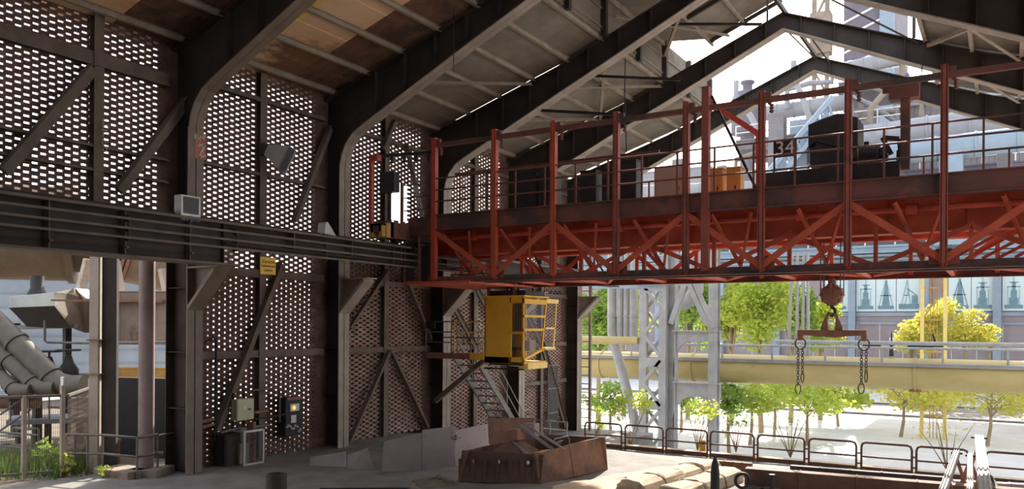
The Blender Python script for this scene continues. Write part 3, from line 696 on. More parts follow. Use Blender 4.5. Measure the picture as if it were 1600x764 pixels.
# ------------------------------------------------------------------ hook block, lifting beam and chains
HY = 22.0
hb = W(1300, 461, Y=HY)
hk = T('hook_block', 'round rusty hook block hanging on steel ropes from the crane', 'hook block', (hb.x, HY, hb.z-.6))
m = MB(); R = .27
pr = [(R*.55, -.16), (R*.98, -.13), (R, 0), (R*.98, .13), (R*.55, .16)]
m.lathe(hb, pr, 20, 'y')
for k in range(10):
    a = 2*PI*k/10; m.tube((hb.x+R*.97*math.cos(a), HY-.17, hb.z+R*.97*math.sin(a)), (hb.x+R*.97*math.cos(a), HY+.17, hb.z+R*.97*math.sin(a)), .03, 6)
m.build('sheave_casing', 'hookrust', hk)
m = MB(); m.box((hb.x-.035, HY-.18, hb.z-.05), (hb.x+.035, HY-.15, hb.z+.3)); m.lathe((hb.x, HY, hb.z+.33), [(.05, -.07), (.1, -.04), (.1, .05), (.04, .1)], 12); m.build('hanger', 'hookrust', hk)
for dx in (-.28, -.2, .2, .28):
    m = MB(); m.tube((hb.x+dx, HY, hb.z), (hb.x+dx, HY, 7.2), .014, 6); m.build('rope', 'rope', hk)
m = MB(); m.tube((hb.x, HY, hb.z-.22), (hb.x, HY, hb.z-.34), .045, 10); m.path([(hb.x, HY, hb.z-.3), (hb.x+.07, HY, hb.z-.37), (hb.x+.08, HY, hb.z-.46), (hb.x, HY, hb.z-.53), (hb.x-.08, HY, hb.z-.48), (hb.x-.09, HY, hb.z-.43)], [.04, .042, .042, .045, .035, .018], 8); m.build('hook', 'black', hk)
la, lb = W(1247, 521, Y=HY), W(1354, 521, Y=HY)
zl = la.z; lc = (la.x+lb.x)/2
lbm = T('lifting_beam', 'rusty lifting beam with A-shaped shackle under the hook block', 'lifting beam', (lc, HY, zl-.3))
m = MB(); m.prism([(la.x, zl+.1), (lb.x, zl+.1), (lb.x, zl-.03), (lc+.4, zl-.06), (lc+.1, zl-.1), (lc-.3, zl-.07), (la.x, zl-.03)], 'y', HY-.09, HY+.09); m.build('beam', 'hookrust', lbm, .01)
m = MB(); zt = hb.z-.58
for s in (-1, 1):
    m.prism([(lc+s*.08, zl+.1), (lc+s*.27, zl+.1), (lc+s*.25, zl+.2), (lc+s*.17, zt-.02), (lc+s*.13, zt+.1), (lc+s*.05, zt+.13), (lc+s*.1, zt-.05), (lc+s*.09, zl+.2)], 'y', HY-.04, HY+.04)
m.prism([(lc-.05, zt+.13), (lc+.05, zt+.13), (lc+.06, zt+.06), (lc-.06, zt+.06)], 'y', HY-.04, HY+.04)
m.build('shackle', 'hookrust', lbm)
for x in (la.x+.06, lb.x-.06):
    m = MB(); m.prism([(x-.07, zl-.03), (x+.07, zl-.03), (x+.05, zl-.18), (x-.05, zl-.18)], 'y', HY-.05, HY+.05); m.build('lug', 'hookrust', lbm)
def chain(x, zt, zb1, zb2, label):
    t = T('lifting_chain', label, 'chain', (x, HY, zb2), 'chains on the lifting beam')
    m = MB(); m.torus((x, HY, zt-.12), .13, .02, (1, 0, 0), (0, 0, 1), 18, 6, 1, 1.1); m.build('ring', 'rope', t)
    for s, zb in ((-1, zb2), (1, zb1)):
        m = MB(); z = zt-.28; k = 0; xx = x+s*.055
        while z > zb+.2:
            u = (.8, .6, 0) if k % 2 else (.6, -.8, 0)
            m.torus((xx, HY, z), .034, .011, u, (0, 0, 1), 10, 5, 1, 1.45); z -= .074; k += 1
        m.build('chain_strand', 'rope', t)
        m = MB(); m.torus((xx, HY, z-.06), .07, .016, (1, 0, 0) if s < 0 else (.3, 1, 0), (0, 0, 1), 14, 6, 1, 1.9); m.build('end_link', 'rope', t)
chain(la.x+.06, zl-.14, W(1250, 597, Y=HY).z, W(1245, 612, Y=HY).z, 'left one of two double chains hanging from the lifting beam')
chain(lb.x-.06, zl-.14, W(1350, 597, Y=HY).z, W(1350, 612, Y=HY).z, 'right one of two double chains hanging from the lifting beam')

# ------------------------------------------------------------------ yellow driver's cabin
CX0 = W(757, 520, Y=22.4).x; CX1 = W(818, 520, Y=22.4).x; Y0, Y1 = 22.4, 23.9
CZ0, CZ1 = W(790, 568, Y=22.4).z, W(790, 464, Y=22.4).z
cabn = T('crane_cabin', 'chipped yellow driver cabin hanging below the crane', 'crane cabin', ((CX0+CX1)/2, 23.1, CZ0))
sk_ = .16      # front windows lean inwards towards the bottom
def fx(z): return CX1-(.0 if z > CZ0+1.0 else (CZ0+1.0-z)*.0)
px_split = W(796, 520, Y=22.4).x
m = MB(); m.box((CX0, Y0, CZ0), (px_split, Y0+.05, CZ1)); m.box((CX0, Y0, CZ0), (CX1, Y0+.05, CZ0+.22)); m.box((px_split, Y0, CZ1-.2), (CX1, Y0+.05, CZ1))
m.box((CX0, Y0, CZ0), (CX0+.05, Y1, CZ1)); m.box((CX0, Y1-.05, CZ0), (CX0+.7, Y1, CZ1)); m.box((CX0, Y0, CZ0), (CX1, Y1, CZ0+.06)); m.build('body_panels', 'yellow', cabn, .012)
m = MB(); m.box((CX0-.05, Y0-.05, CZ1), (CX1+.06, Y1+.1, CZ1+.05)); m.build('roof', 'yellow', cabn, .012)
m = MB(); m.box((CX0+.05, Y0+.1, CZ1+.05), (CX1, Y1-.1, CZ1+.22)); m.build('roof_box', 'black', cabn, .02)
fr = MB(); w_ = .06; xg = CX1
yk = [Y0+.03, Y1-.04]
for x_, y_ in ((px_split+.03, Y0+.03), (CX1-.03, Y0+.03)): fr.beam((x_, y_, CZ0), (x_, y_, CZ1), w_, w_)
fr.beam((px_split, Y0+.02, CZ0+1.0), (CX1, Y0+.02, CZ0+1.0), .05, .07)
# windowed face towards +X, splayed at the top, sloping sill
yb = Y1-.28
fr.beam((xg-.03, yb, CZ0+.42), (xg-.03, Y1+.05, CZ1), w_, w_)
fr.beam((xg-.03, Y0, CZ0+.12), (xg-.03, yb, CZ0+.42), .06, .08)
for z in (CZ0+1.1, CZ1-.62, CZ1-.14):
    ye = yb+(Y1+.05-yb)*(z-CZ0-.42)/(CZ1-CZ0-.42); fr.beam((xg-.03, Y0, z), (xg-.03, ye, z), .06, .08 if z < CZ1-.3 else .16)
fr.beam((CX0+.7, Y1-.03, CZ0), (CX0+.7, Y1-.03, CZ1), w_, w_); fr.beam((CX0+.7, Y1-.03, CZ0+.9), (xg, Y1-.03, CZ0+.9), .05, .05); fr.beam((CX0+.7, Y1-.03, CZ0+.4), (xg, Y1-.2, CZ0+.4), .05, .05)
fr.build('window_frame', 'yellow', cabn, .006)
m = MB(); m.box((px_split+.05, Y0+.028, CZ0+.22), (CX1-.05, Y0+.034, CZ1-.2)); m.quad((xg-.03, Y0+.05, CZ0+.17), (xg-.03, yb, CZ0+.42), (xg-.03, Y1, CZ1-.1), (xg-.03, Y0+.05, CZ1-.1)); m.build('glazing', 'glass', cabn)
m = MB()
for k in range(8):
    m.tube((px_split+.08+k*.045, Y0+.16+.02*(k % 2), CZ0+1.05), (px_split+.08+k*.045, Y0+.16+.02*(k % 2), CZ1-.2), .024, 6)
m.build('curtain', 'curtain', cabn)
m = MB(); xs_ = CX0+.75; m.box((xs_-.25, Y0+.5, CZ0+.42), (xs_+.2, Y0+.95, CZ0+.52)); m.box((xs_-.25, Y0+.5, CZ0+.5), (xs_-.17, Y0+.95, CZ0+1.05)); m.tube((xs_, Y0+.72, CZ0+.06), (xs_, Y0+.72, CZ0+.42), .05, 8); m.build('seat', 'black', cabn, .03)
m = MB(); m.box((xg-.42, Y0+.6, CZ0+.4), (xg-.12, Y0+1.0, CZ0+.75)); m.build('control_desk', 'tan', cabn, .02)
m = MB(); m.box((CX0, Y0+.6, CZ0+.06), (CX0+.3, Y0+1.2, CZ0+1.6)); m.build('inner_cabinet', 'dark_hole', cabn)
# underside skid, rear wing
m = MB(); m.box((CX0+.1, Y0+.1, CZ0-.06), (CX1-.1, Y1-.1, CZ0)); m.box((CX0, Y0-.02, CZ0-.2), (CX1+.02, Y0+.06, CZ0-.15)); m.box((CX0, Y1-.1, CZ0-.2), (CX1, Y1-.02, CZ0-.15)); m.build('underframe', 'black', cabn)
m = MB(); m.box((CX1-.3, Y0+.2, CZ0-.18), (CX1+.06, Y1, CZ0+.02)); m.build('footwell', 'paleyellow', cabn, .02)
m = MB(); a = .5
m.box((CX1-.3, Y1+.1, CZ1-.16), (CX1-.02, Y1+.9, CZ1-.02)); m.box((CX1-.3, Y1, CZ0+.42), (CX1-.02, Y1+.7, CZ0+.5)); m.beam((CX1-.1, Y1+.88, CZ1-.1), (CX1-.1, Y1+.68, CZ0+.45), .05, .05); m.beam((CX1-.1, Y1+.1, CZ0+1.15), (CX1-.1, Y1+.8, CZ0+1.15), .05, .06); m.build('rear_railing', 'paleyellow', cabn)
m = MB(); m.path([(CX1+.03, Y0, CZ0+.15), (CX1+.05, Y0-.02, CZ0-.1), (CX1+.1, Y0-.03, CZ0-.28)], .015, 6); m.build('cable_tail', 'orange', cabn)
for dx, dy in ((.1, .1), (1.1, .1), (.1, 1.3), (1.1, 1.3)):
    m = MB(); m.beam((CX0+dx, Y0+dy, CZ1+.05), (CX0+dx, Y0+dy, 5.1), .09, .09); m.build('hanger', 'dark_red', cabn)
m = MB(); m.box((CX0-.55, Y0-.05, CZ0+.1), (CX0, Y0+.05, CZ0+.32)); 
m.build('step_beam', 'yellow', cabn)

# ------------------------------------------------------------------ landing and stairs to the cabin
lz = W(700, 553, Y=22.5).z
lx0, lx1 = XC+.05, CX0-.06
ld = T('access_landing', 'steel landing bracketed off the wall left of the yellow cabin', 'landing', (lx0, 23, lz))
m = MB(); m.box((lx0, 22.4, lz-.1), (lx1, 23.4, lz)); m.box((lx0, 22.38, lz-.16), (lx1, 22.44, lz+.04)); m.build('platform', 'hookrust', ld)
m = MB(); a = W(692, 630, X=XC+.1); m.beam((XC+.08, 22.9, a.z+.1), (lx1-.2, 22.9, lz-.14), .14, .16); m.build('strut', 'rail', ld)
m = MB(); m.box((lx0+.02, 22.36, lz+.86), (lx0+.42, 22.38, lz+1.12)); m.build('notice_plate', 'black', ld)
for (xa, xb, nm, mt) in ((lx0, lx0+1.08, 'railing', 'handrail'), (lx0+1.2, lx1, 'railing', 'paleyellow')):
    m = MB()
    for z in (.4, .75, 1.1): m.tube((xa, 22.4, lz+z), (xb, 22.4, lz+z), .02, 8)
    for x in (xa, xb): m.tube((x, 22.4, lz), (x, 22.4, lz+1.1), .022, 8)
    m.build(nm, mt, ld)
m = MB()
for z in (.55, 1.1): m.tube((lx0, 23.4, lz+z), (lx1, 23.4, lz+z), .02, 8)
for x in (lx0, (lx0+lx1)/2, lx1): m.tube((x, 23.4, lz), (x, 23.4, lz+1.1), .022, 8)
m.build('railing', 'handrail', ld)
sa, sb = W(700, 583, X=-16.4), W(752, 662, X=-16.4)
sta = T('steel_stairs', 'grey steel stairs with tube handrails climbing beside the brick wall', 'stairs', (-16.2, 24.5, -.4))
tops = V((-16.2, 23.4, lz)); bots = V((-16.2, 26.6, -.45))
for dx in (-.45, .45):
    m = MB(); m.beam(tops+V((dx, 0, -.1)), bots+V((dx, 0, 0)), .05, .22); m.build('stringer', 'handrail', sta)
    m = MB()
    for h in (.5, .95): m.tube(tops+V((dx, .1, h)), bots+V((dx, 0, h)), .022, 8)
    for f in (.05, .35, .65, .97): p = tops.lerp(bots, f)+V((dx, 0, 0)); m.tube(p, p+V((0, 0, .95)), .02, 8)
    m.path([bots+V((dx, 0, .95)), bots+V((dx, .5, .95)), bots+V((dx, .55, .9)), bots+V((dx, .55, 0))], .022, 8); m.build('handrail', 'silver', sta)
for k in range(11):
    p = tops.lerp(bots, (k+.5)/11); m = MB(); m.box((p.x-.43, p.y-.12, p.z-.02), (p.x+.43, p.y+.12, p.z+.02)); m.build('tread', 'handrail', sta)
# ================================================================== things on the hall floor
def F(px, py, z=0.0): return W(px, py, Z=z)
# rusty slag trough with pyramid inside
A, B, C = F(716, 753), F(844, 757), F(950, 734); Dd = A+(C-B); Hh = .74
ex = (B-A).normalized(); ey = (C-B).normalized(); up = V((0, 0, 1))
tr = T('slag_trough', 'large open rusty steel trough on the floor in front of the leaning plates', 'trough', (A+C)/2)
def wallseg(m, p, q, nrm, h0, h1, th=.05, flare=.12):
    # plate wall from p to q, leaning inwards to the top
    a, b = p, q; vs = []
    for base, h in ((a, h0), (b, h1)):
        vs += [base, base-nrm*th, base-nrm*(th+flare)+up*h, base-nrm*flare+up*h]
    m.add(vs, [(0,1,2,3), (4,7,6,5), (0,4,5,1), (1,5,6,2), (2,6,7,3), (3,7,4,0)])
nF = -ey; nR = ex
m = MB(); wallseg(m, A, B, nF, Hh, Hh*.92)
for k in range(7):
    p = A.lerp(B, (k+.1)/6.6)
    m.cbox(p+up*.3-nF*.03, (.06, .05, .5), Matrix((ex, ey, up)).transposed())
m.build('front_wall', 'shadedrust', tr, .008)
m = MB()
for f in (.16, .48, .84):
    p = A.lerp(B, f)+up*.5-nF*.06; m.tube(p+nF*.02, p+nF*.035, .045, 12)
m.build('lit_hole', 'white', tr)  # white discs stand for light coming through three holes
mid = B.lerp(C, .47)
m = MB(); wallseg(m, B, mid-ey*.01, nR, Hh*.92, .80); m.build('side_wall', 'rust', tr, .008)
m = MB(); wallseg(m, mid+ey*.02, C, nR, .80, .86); m.build('side_wall', 'rust', tr, .008)
m = MB(); wallseg(m, C, Dd, ey, .86, .9); m.build('rear_wall', 'rust', tr, .008)
m = MB(); wallseg(m, Dd, A, -ex, .9, Hh); m.build('side_wall', 'rust', tr, .008)
m = MB(); z = .28; m.quad(A+ex*.1+ey*.1+up*z, B-ex*.1+ey*.1+up*z, C-ex*.1-ey*.1+up*z, Dd+ex*.1-ey*.1+up*z); m.build('filling', 'sand', tr)
cc = A.lerp(B, .44)+ey*.75+up*.3; hw, hl = .62, .55
def pyr(base, hx, hy, h, tx, ty, m):
    b = [base+ex*(sx*hx)+ey*(sy*hy) for sx, sy in ((-1,-1),(1,-1),(1,1),(-1,1))]; t_ = [base+ex*(sx*tx)+ey*(sy*ty)+up*h for sx, sy in ((-1,-1),(1,-1),(1,1),(-1,1))]
    m.add(b+t_, [(3,2,1,0), (4,5,6,7), (0,1,5,4), (1,2,6,5), (2,3,7,6), (3,0,4,7)])
m = MB(); pyr(cc, .78, .62, .62, .12, .12, m); m.build('pyramid_cover', 'rust', tr, .01)
R3 = Matrix((ex, ey, up)).transposed()
m = MB(); m.cbox(cc+up*.78-ex*.02, (.34, .3, .26), R3); m.build('cap_block', 'hookrust', tr, .01)
m = MB(); m.cbox(cc+up*.85+ey*.45+ex*.1, (.26, .2, .34), R3); m.build('cap_block', 'plate', tr, .01)
m = MB(); m.beam(cc+up*1.0+ex*.1, cc+ex*.85+ey*.1+up*.42, .05, .07); m.beam(cc+up*.95+ex*.2+ey*.2, cc+ex*1.05+ey*.25+up*.4, .04, .05); m.beam(cc+up*.62-ey*.1, cc+ex*.7-ey*.5+up*.3, .04, .04); m.build('tie_rods', 'silver', tr)
m = MB(); p = B-ex*.55+ey*1.1+up*.62; m.cbox(p-up*.1, (.5, .7, .25), R3); m.build('inner_box', 'orange', tr, .01)
m = MB(); q = mid-ex*.55+ey*.1+up*.8
m.path([q, q+up*.12, q+ey*.55+up*.14, q+ey*.6+up*.02, q+ey*.6-up*.4], .02, 6); m.build('bail_handle', 'silver', tr)
m = MB()
for k in range(8): m.torus(q+ex*(.05-.02*k)+ey*(.06*k)+up*(.03*(k % 2)), .035, .01, ex if k % 2 else up, ey, 10, 5)
m.build('chain_pile', 'silver', tr)

# leaning steel plates
def lean_plate(bl, br, tl, tr_, mt, label, zb=0.0, lean=.12, hinge=False):
    a, b = W(*bl, Z=zb), W(*br, Z=zb)
    n = (b-a).cross(up).normalized(); n = n if n.dot(V((0, 0, 0))-a) > 0 else -n; n.z = 0
    da = (W(0, 0, D=1)).length
    def top(p, base):
        d = -SN*base.x+CS*base.y; q = W(*p, D=d+lean*.9); return q-n*lean*.1
    c, d = top(tr_, b), top(tl, a)
    m = MB(); th = n*-.035
    m.add([a, b, c, d, a+th, b+th, c+th, d+th], [(0,1,2,3), (7,6,5,4), (0,4,5,1), (1,5,6,2), (2,6,7,3), (3,7,4,0)])
    for u_, v_ in ((.08, .85), (.9, .85), (.12, .15)):
        p = a.lerp(b, u_).lerp(d.lerp(c, u_), v_); m.tube(p+n*.012, p-n*.01, .03, 10)
    if hinge:
        p = b.lerp(c, .72); m.tube(p-(b-a).normalized()*.12+n*.02, p+(b-a).normalized()*.16+n*.02, .025, 8); m.cbox(p+n*.02, (.08, .05, .12))
    return tag(m.build('leaning_plate', mt), label, 'steel plate', 'steel plates leaning along the wall')
lean_plate((484, 727), (541, 731), (484, 714), (539, 706), 'plate', 'lowest grey plate, leftmost of the plates leaning along the wall')
lean_plate((543, 733), (584, 733), (543, 711), (574, 700), 'plate', 'low plate with sloping corner left of the three tall lilac plates')
lean_plate((596, 737), (658, 736), (600, 690), (659, 676), 'plate', 'first of the three tall lilac plates, counted from the left')
lean_plate((659, 736), (710, 729), (661, 672), (713, 666), 'plate', 'middle of the three tall lilac plates, with a latch', hinge=True)
lean_plate((711, 729), (764, 716), (711, 673), (763, 662), 'plate', 'lilac plate between the latch plate and the brown plate')
lean_plate((766, 712), (836, 707), (763, 654), (834, 652), 'rust', 'tall brown plate standing behind the rusty trough')

# refractory runner blocks
def logrow(p, q, r, n, label, grp):
    d = (q-p)/n
    for k in range(n):
        a = p+d*k+d*.012; b = p+d*(k+1)-d*.012; m = MB()
        side = d.normalized().cross(up)
        rr = r*random.uniform(.92, 1.06)
        sq = lambda v_: math.copysign(abs(v_)**.6, v_); pts = [(sq(math.cos(PI*j/9))*rr*1.1, sq(math.sin(PI*j/9))*rr*.92) for j in range(10)]
        ring = lambda e, s: [e+side*(u*s)+up*(v*s) for u, v in pts]
        e1 = (b-a)*.06
        rings = [ring(a, .97), ring(a+e1, 1), ring(b-e1, 1), ring(b, .97)]; vs = [x+V((random.uniform(-.02, .02), random.uniform(-.02, .02), random.uniform(-.025, .02))) for g in rings for x in g]
        m.add(vs, [(i*10+j, i*10+j+1, (i+1)*10+j+1, (i+1)*10+j) for i in range(3) for j in range(9)])
        m.add(vs, [tuple(range(10)), tuple(range(39, 29, -1))])
        w_ = ['first', 'second', 'third', 'fourth', 'fifth'][k]
        tag(m.build('refractory_block', 'refractory'), label % w_, 'stone block', grp)
logrow(F(985, 772), F(1106, 737), .36, 4, '%s rounded refractory block from the near end, rear row', 'rounded blocks of the rear row')
logrow(F(1045, 782), F(1140, 749), .34, 3, '%s rounded refractory block from the near end, front row', 'rounded blocks of the front row')
# loose sand and rubble
def heap(poly, h, name, mt, label, cat, n=16):
    c = sum(poly, V((0, 0, 0)))/len(poly); m = MB(); P = len(poly)*4; vs = []; L = 6
    rim = []
    for i in range(len(poly)):
        for k in range(4): rim.append(poly[i].lerp(poly[(i+1) % len(poly)], k/4))
    for l in range(L+1):
        f = l/L
        for p in rim:
            q = p.lerp(c, f); q.z += h*(1-(1-f)**2)+(random.uniform(-.035, .035) if 0 < l else -.05); q += V((random.uniform(-.06, .06), random.uniform(-.06, .06), 0)); vs.append(q)
    fs = [(l*P+k, l*P+(k+1) % P, (l+1)*P+(k+1) % P, (l+1)*P+k) for l in range(L) for k in range(P)]+[tuple(range(L*P, L*P+P))]
    m.add(vs, fs, True); o = m.build(name, mt); o['label'] = label; o['category'] = cat; o['kind'] = 'stuff'; return o
heap([F(850, 760), F(955, 742), F(1080, 722), F(1110, 735), F(1000, 790), F(850, 800)], .1, 'sand', 'sand', 'pale sand spread over the floor beside the rounded blocks', 'sand')
heap([F(640, 752), F(690, 742), F(715, 750), F(720, 760), F(650, 768)], .08, 'rubble', 'dirt', 'dark rubble on the floor left of the rusty trough', 'rubble')
heap([F(1130, 762), F(1200, 750), F(1250, 775), F(1160, 790)], .05, 'gravel', 'dirt', 'grey gravel inside the runner trench', 'gravel')
# steel runner edges on the right
def steelbar(a, b, wdt, h, z0, mt, label, name='runner_edge'):
    m = MB(); a = V((a.x, a.y, z0+h/2)); b = V((b.x, b.y, z0+h/2)); m.beam(a, b, wdt, h)
    d = (b-a).normalized(); 
    for k in range(1, 5):
        p = a.lerp(b, k/5); m.beam(p-d*.02, p+d*.02, wdt+.03, h+.02)
    return tag(m.build(name, mt, None, .01), label, 'steel beam', 'steel edges of the runner trench')
steelbar(F(1165, 758), F(1640, 800), .34, .42, 0, 'rust', 'thick rust brown runner edge crossing the floor in front of the railing')
steelbar(F(1235, 742), F(1480, 762), .2, .25, 0, 'frame', 'darker second runner edge behind the thick rust brown one')
steelbar(F(1105, 736), F(1175, 742), .2, .3, 0, 'rust', 'short rusty bar at the end of the rounded blocks')
steelbar(F(1490, 758), F(1640, 766), .22, .12, 0, 'plate', 'flat grey sill running behind the silver rails')
# hooks, spike, stubs in the foreground
m = MB(); p = F(1117, 778); m.path([p, p+up*.55, p+up*.75, p+up*.93], [.1, .1, .075, .012], 8); m.box((p.x-.12, p.y-.12, 0), (p.x+.12, p.y+.12, .05))
tag(m.build('iron_spike', 'black'), 'black pointed iron spike standing near the rounded blocks', 'spike')
m = MB(); p = F(1160, 772); r_ = V((CS, SN, 0)); m.torus(p+up*.3, .155, .038, r_, up, 22, 8); m.tube(p, p+up*.16, .05, 8)
tag(m.build('ring_bolt', 'black'), 'black iron ring bolt right of the spike', 'ring bolt')
m = MB(); p = F(1206, 772); m.tube(p, p+up*.42, .05, 10); m.tube(p+up*.4, p+up*.44, .065, 10)
tag(m.build('iron_peg', 'black'), 'short black peg in the trench right of the ring bolt', 'peg')
m = MB(); p = F(432, 772); m.lathe(p, [(.22, 0), (.22, .44), (.2, .45), (.17, .45), (.17, .1)], 24)
tag(m.build('pipe_stub', 'frame'), 'dark open pipe stub rising from the floor near the lower left', 'pipe stub')
m = MB(); a, b = F(500, 770), F(640, 769); m.tube(a+up*.06, b+up*.06, .05, 10); m.tube(b+up*.06, b+up*.06+V((.1, -.3, 0)), .05, 10); tag(m.build('floor_pipe', 'black'), 'thin dark pipe lying on the floor at the bottom edge', 'pipe')
# silver rails at lower right
def srail(a, b, wd, h, label):
    t = T('silver_rail', label, 'rail', V((a.x, a.y, 0)), 'silver rails at the lower right'); d = (b-a).normalized(); s_ = d.cross(up).normalized()
    m = MB(); m.beam(a, b, wd, h)
    for k in (-1, 0, 1): m.beam(a+s_*(k*wd*.36)+up*(h/2+.012), b+s_*(k*wd*.36)+up*(h/2+.012), wd*.13, .03)
    m.build('profile', 'silver', t, .006)
    for f in (.04, .5):
        p = a.lerp(b, f); m = MB(); m.beam(p-up*(h/2), V((p.x, p.y, 0))+s_*.25, .07, .07); m.beam(p-up*(h/2), V((p.x, p.y, 0))-s_*.25, .07, .07); m.build('stand', 'hookrust', t)
    m = MB(); m.tube(a-s_*wd*.9, a+s_*wd*.9, .025, 8); m.build('cross_pin', 'black', t)
srail(W(1495, 708, Z=.85), W(1462, 800, Z=.85), .13, .12, 'left short one of the silver rails, with brown strut beside it')
srail(W(1516, 712, Z=.85), W(1516, 800, Z=.85), .11, .1, 'narrow grey rail between the two bright silver ones')
srail(W(1530, 684, Z=1.0), W(1543, 800, Z=1.0), .2, .12, 'broadest and longest silver rail, reaching highest')
m = MB(); m.path([W(1548, 745, Z=.5), W(1556, 757, Z=.4), W(1560, 775, Z=.3)], .04, 8); tag(m.build('bent_tube', 'frame'), 'bent dark tube beside the broadest silver rail', 'tube')

# ------------------------------------------------------------------ railing along the platform edge
RP = [(914, 971), (977, 1036), (1041, 1105), (1110, 1178), (1184, 1257), (1264, 1338), (1346, 1425), (1432, 1513), (1540, 1625), (1632, 1720)]
ordn = ['first', 'second', 'third', 'fourth', 'fifth', 'sixth', 'seventh', 'eighth', 'ninth', 'tenth']
RY, RZ = 30.05, -1.2
for k, (a_, b_) in enumerate(RP):
    xa, xb = W(a_, 690, Y=RY).x, W(b_, 690, Y=RY).x
    t = T('railing_panel', '%s brown tube railing panel from the left, at the open platform edge' % ordn[k], 'railing', ((xa+xb)/2, RY, RZ), 'railing panels at the platform edge')
    pts = [(xa, RY, RZ), (xa, RY, RZ+.85), (xa+.04, RY, RZ+.96), (xa+.14, RY, RZ+1.0), (xb-.14, RY, RZ+1.0), (xb-.04, RY, RZ+.96), (xb, RY, RZ+.85), (xb, RY, RZ)]
    m = MB(); m.path(pts, .038, 8); m.build('tube_frame', 'brownrail', t)
    m = MB(); m.tube((xa, RY, RZ+.52), (xb, RY, RZ+.52), .03, 8); m.build('middle_rail', 'brownrail', t)
    m = MB(); m.box((xa+.03, RY-.012, RZ+.02), (xb-.03, RY+.012, RZ+.18)); m.build('kick_board', 'brownrail', t)
    m = MB()
    for z in (.25, .6): m.box((xb-.02, RY-.02, RZ+z), (xb+.16, RY+.02, RZ+z+.05))
    m.build('clamp', 'brownrail', t)
    if k == 2:
        m = MB(); m.box((xb-.3, RY+.035, RZ+.2), (xb-.08, RY+.05, RZ+.62)); m.build('yellow_marker', 'yellow', t)
m = MB(); m.box((-14.2, 30.3, -1.25), (8, EDGE+.35, -1.1)); struct(m.build('kerb_strip', 'refractory'))
# low handrail by the stairs foot
t = T('stair_foot_railing', 'light steel guard rail at the foot of the wall, right of the brown plate', 'railing', F(864, 668, -1.0))
fa, fb = W(834, 672, Y=27.5), W(886, 664, Y=27.5); fa.z = fb.z = -1.05
for h in (.45, .8, 1.12):
    m = MB(); m.tube(fa+up*h, fb+up*h, .022, 8); m.build('rail', 'silver', t)
for f in (0, .5, 1):
    m = MB(); p = fa.lerp(fb, f); m.tube(p, p+up*1.12, .022, 8); m.build('post', 'silver', t)
m = MB(); q0, q1 = W(856, 650, X=XW+.3), W(871, 650, X=XW+.3)
for k in range(9):
    y = q0.y+(q1.y-q0.y)*k/8; m.beam((XW+.3, y, -1.1), (XW+.3, y, 2.0), .04, .05)
for z in (-.2, .9, 1.95): m.beam((XW+.3, q0.y, z), (XW+.3, q1.y, z), .05, .08)
tag(m.build('slatted_gate', 'handrail'), 'narrow upright slatted steel gate on the far end of the brick wall', 'gate')

# ------------------------------------------------------------------ equipment on the wall
def wp(px, py, off): return W(px, py, X=XW+off)
def wallbox(x0, x1, y0, y1, off, dep, name, mt, label, cat):
    a, b = wp(x0, y1, off+dep), wp(x1, y0, off+dep)
    t = T(name, label, cat, (XW+off, (a.y+b.y)/2, a.z))
    m = MB(); m.box((XW+off, a.y, a.z), (XW+off+dep, b.y, b.z)); m.build('housing', mt, t, .012); return t, a, b
t, a, b = wallbox(370, 397, 622, 658, .35, .22, 'electric_box', 'boxgreen', 'cream green electric box with small white label on the brick wall', 'electric box')
X1 = XW+.57
m = MB(); m.box((X1, a.y+.02, a.z+.02), (X1+.015, b.y-.02, b.z-.02)); d_ = m.build('door', 'boxgreen', t, .004)
m = MB(); c = wp(383, 637, .6); m.box((X1+.015, c.y-.04, c.z-.06), (X1+.02, c.y+.04, c.z+.06)); m.build('white_label', 'white', d_)
m = MB(); c = wp(392, 639, .6); m.tube((X1, c.y-.05, c.z), (X1+.05, c.y-.05, c.z), .02, 8); m.box((X1+.04, c.y-.09, c.z-.012), (X1+.055, c.y, c.z+.012)); m.build('handle', 'black', d_)
m = MB(); m.beam((XW+.3, a.y+.1, a.z-.4), (XW+.3, a.y+.1, b.z+.15), .06, .04); m.beam((XW+.3, b.y-.1, a.z-.4), (XW+.3, b.y-.1, b.z+.15), .06, .04); m.build('mounting_frame', 'frame', t)
t, a, b = wallbox(446, 474, 619, 682, .1, .35, 'control_panel', 'black', 'black control panel with lit orange indicator and papers on the brick wall', 'control panel')
X1 = XW+.45
m = MB(); c0, c1 = wp(447, 626, .46), wp(470, 619, .46); m.box((X1, c0.y, c0.z), (X1+.06, c1.y, c1.z)); m.build('red_hood', 'hookrust', t)
m = MB(); c0, c1 = wp(453, 643, .46), wp(467, 630, .46); m.box((X1, c0.y, c0.z), (X1+.03, c1.y, c1.z)); m.build('instrument', 'white', t)
lampm = bpy.data.materials.new('indicator_glow'); lampm.use_nodes = True; bb = lampm.node_tree.nodes['Principled BSDF']; bb.inputs['Base Color'].default_value = (1, .55, .15, 1); bb.inputs['Emission Color'].default_value = (1, .5, .12, 1); bb.inputs['Emission Strength'].default_value = .8
c = wp(460, 637, .5); m = MB(); m.tube((X1+.03, c.y, c.z), (X1+.05, c.y, c.z), .06, 12); m.build('indicator_lamp', lampm, t)
m = MB(); c0, c1 = wp(455, 661, .46), wp(463, 648, .46); m.box((X1, c0.y, c0.z), (X1+.01, c1.y, c1.z)); m.build('paper_note', 'white', t)
m = MB()
for k in range(9): c = wp(447+k*2.6, 668+random.uniform(-5, 7), .46); m.lathe((X1, c.y, c.z), [(.035, 0), (.035, .05), (.02, .08)], 8, 'x')
m.build('switch_cluster', 'lamp', t)
t, a, b = wallbox(351, 379, 676, 738, .1, .5, 'dark_cupboard', 'black', 'low black cupboard on the floor left of the wire cage', 'cupboard')
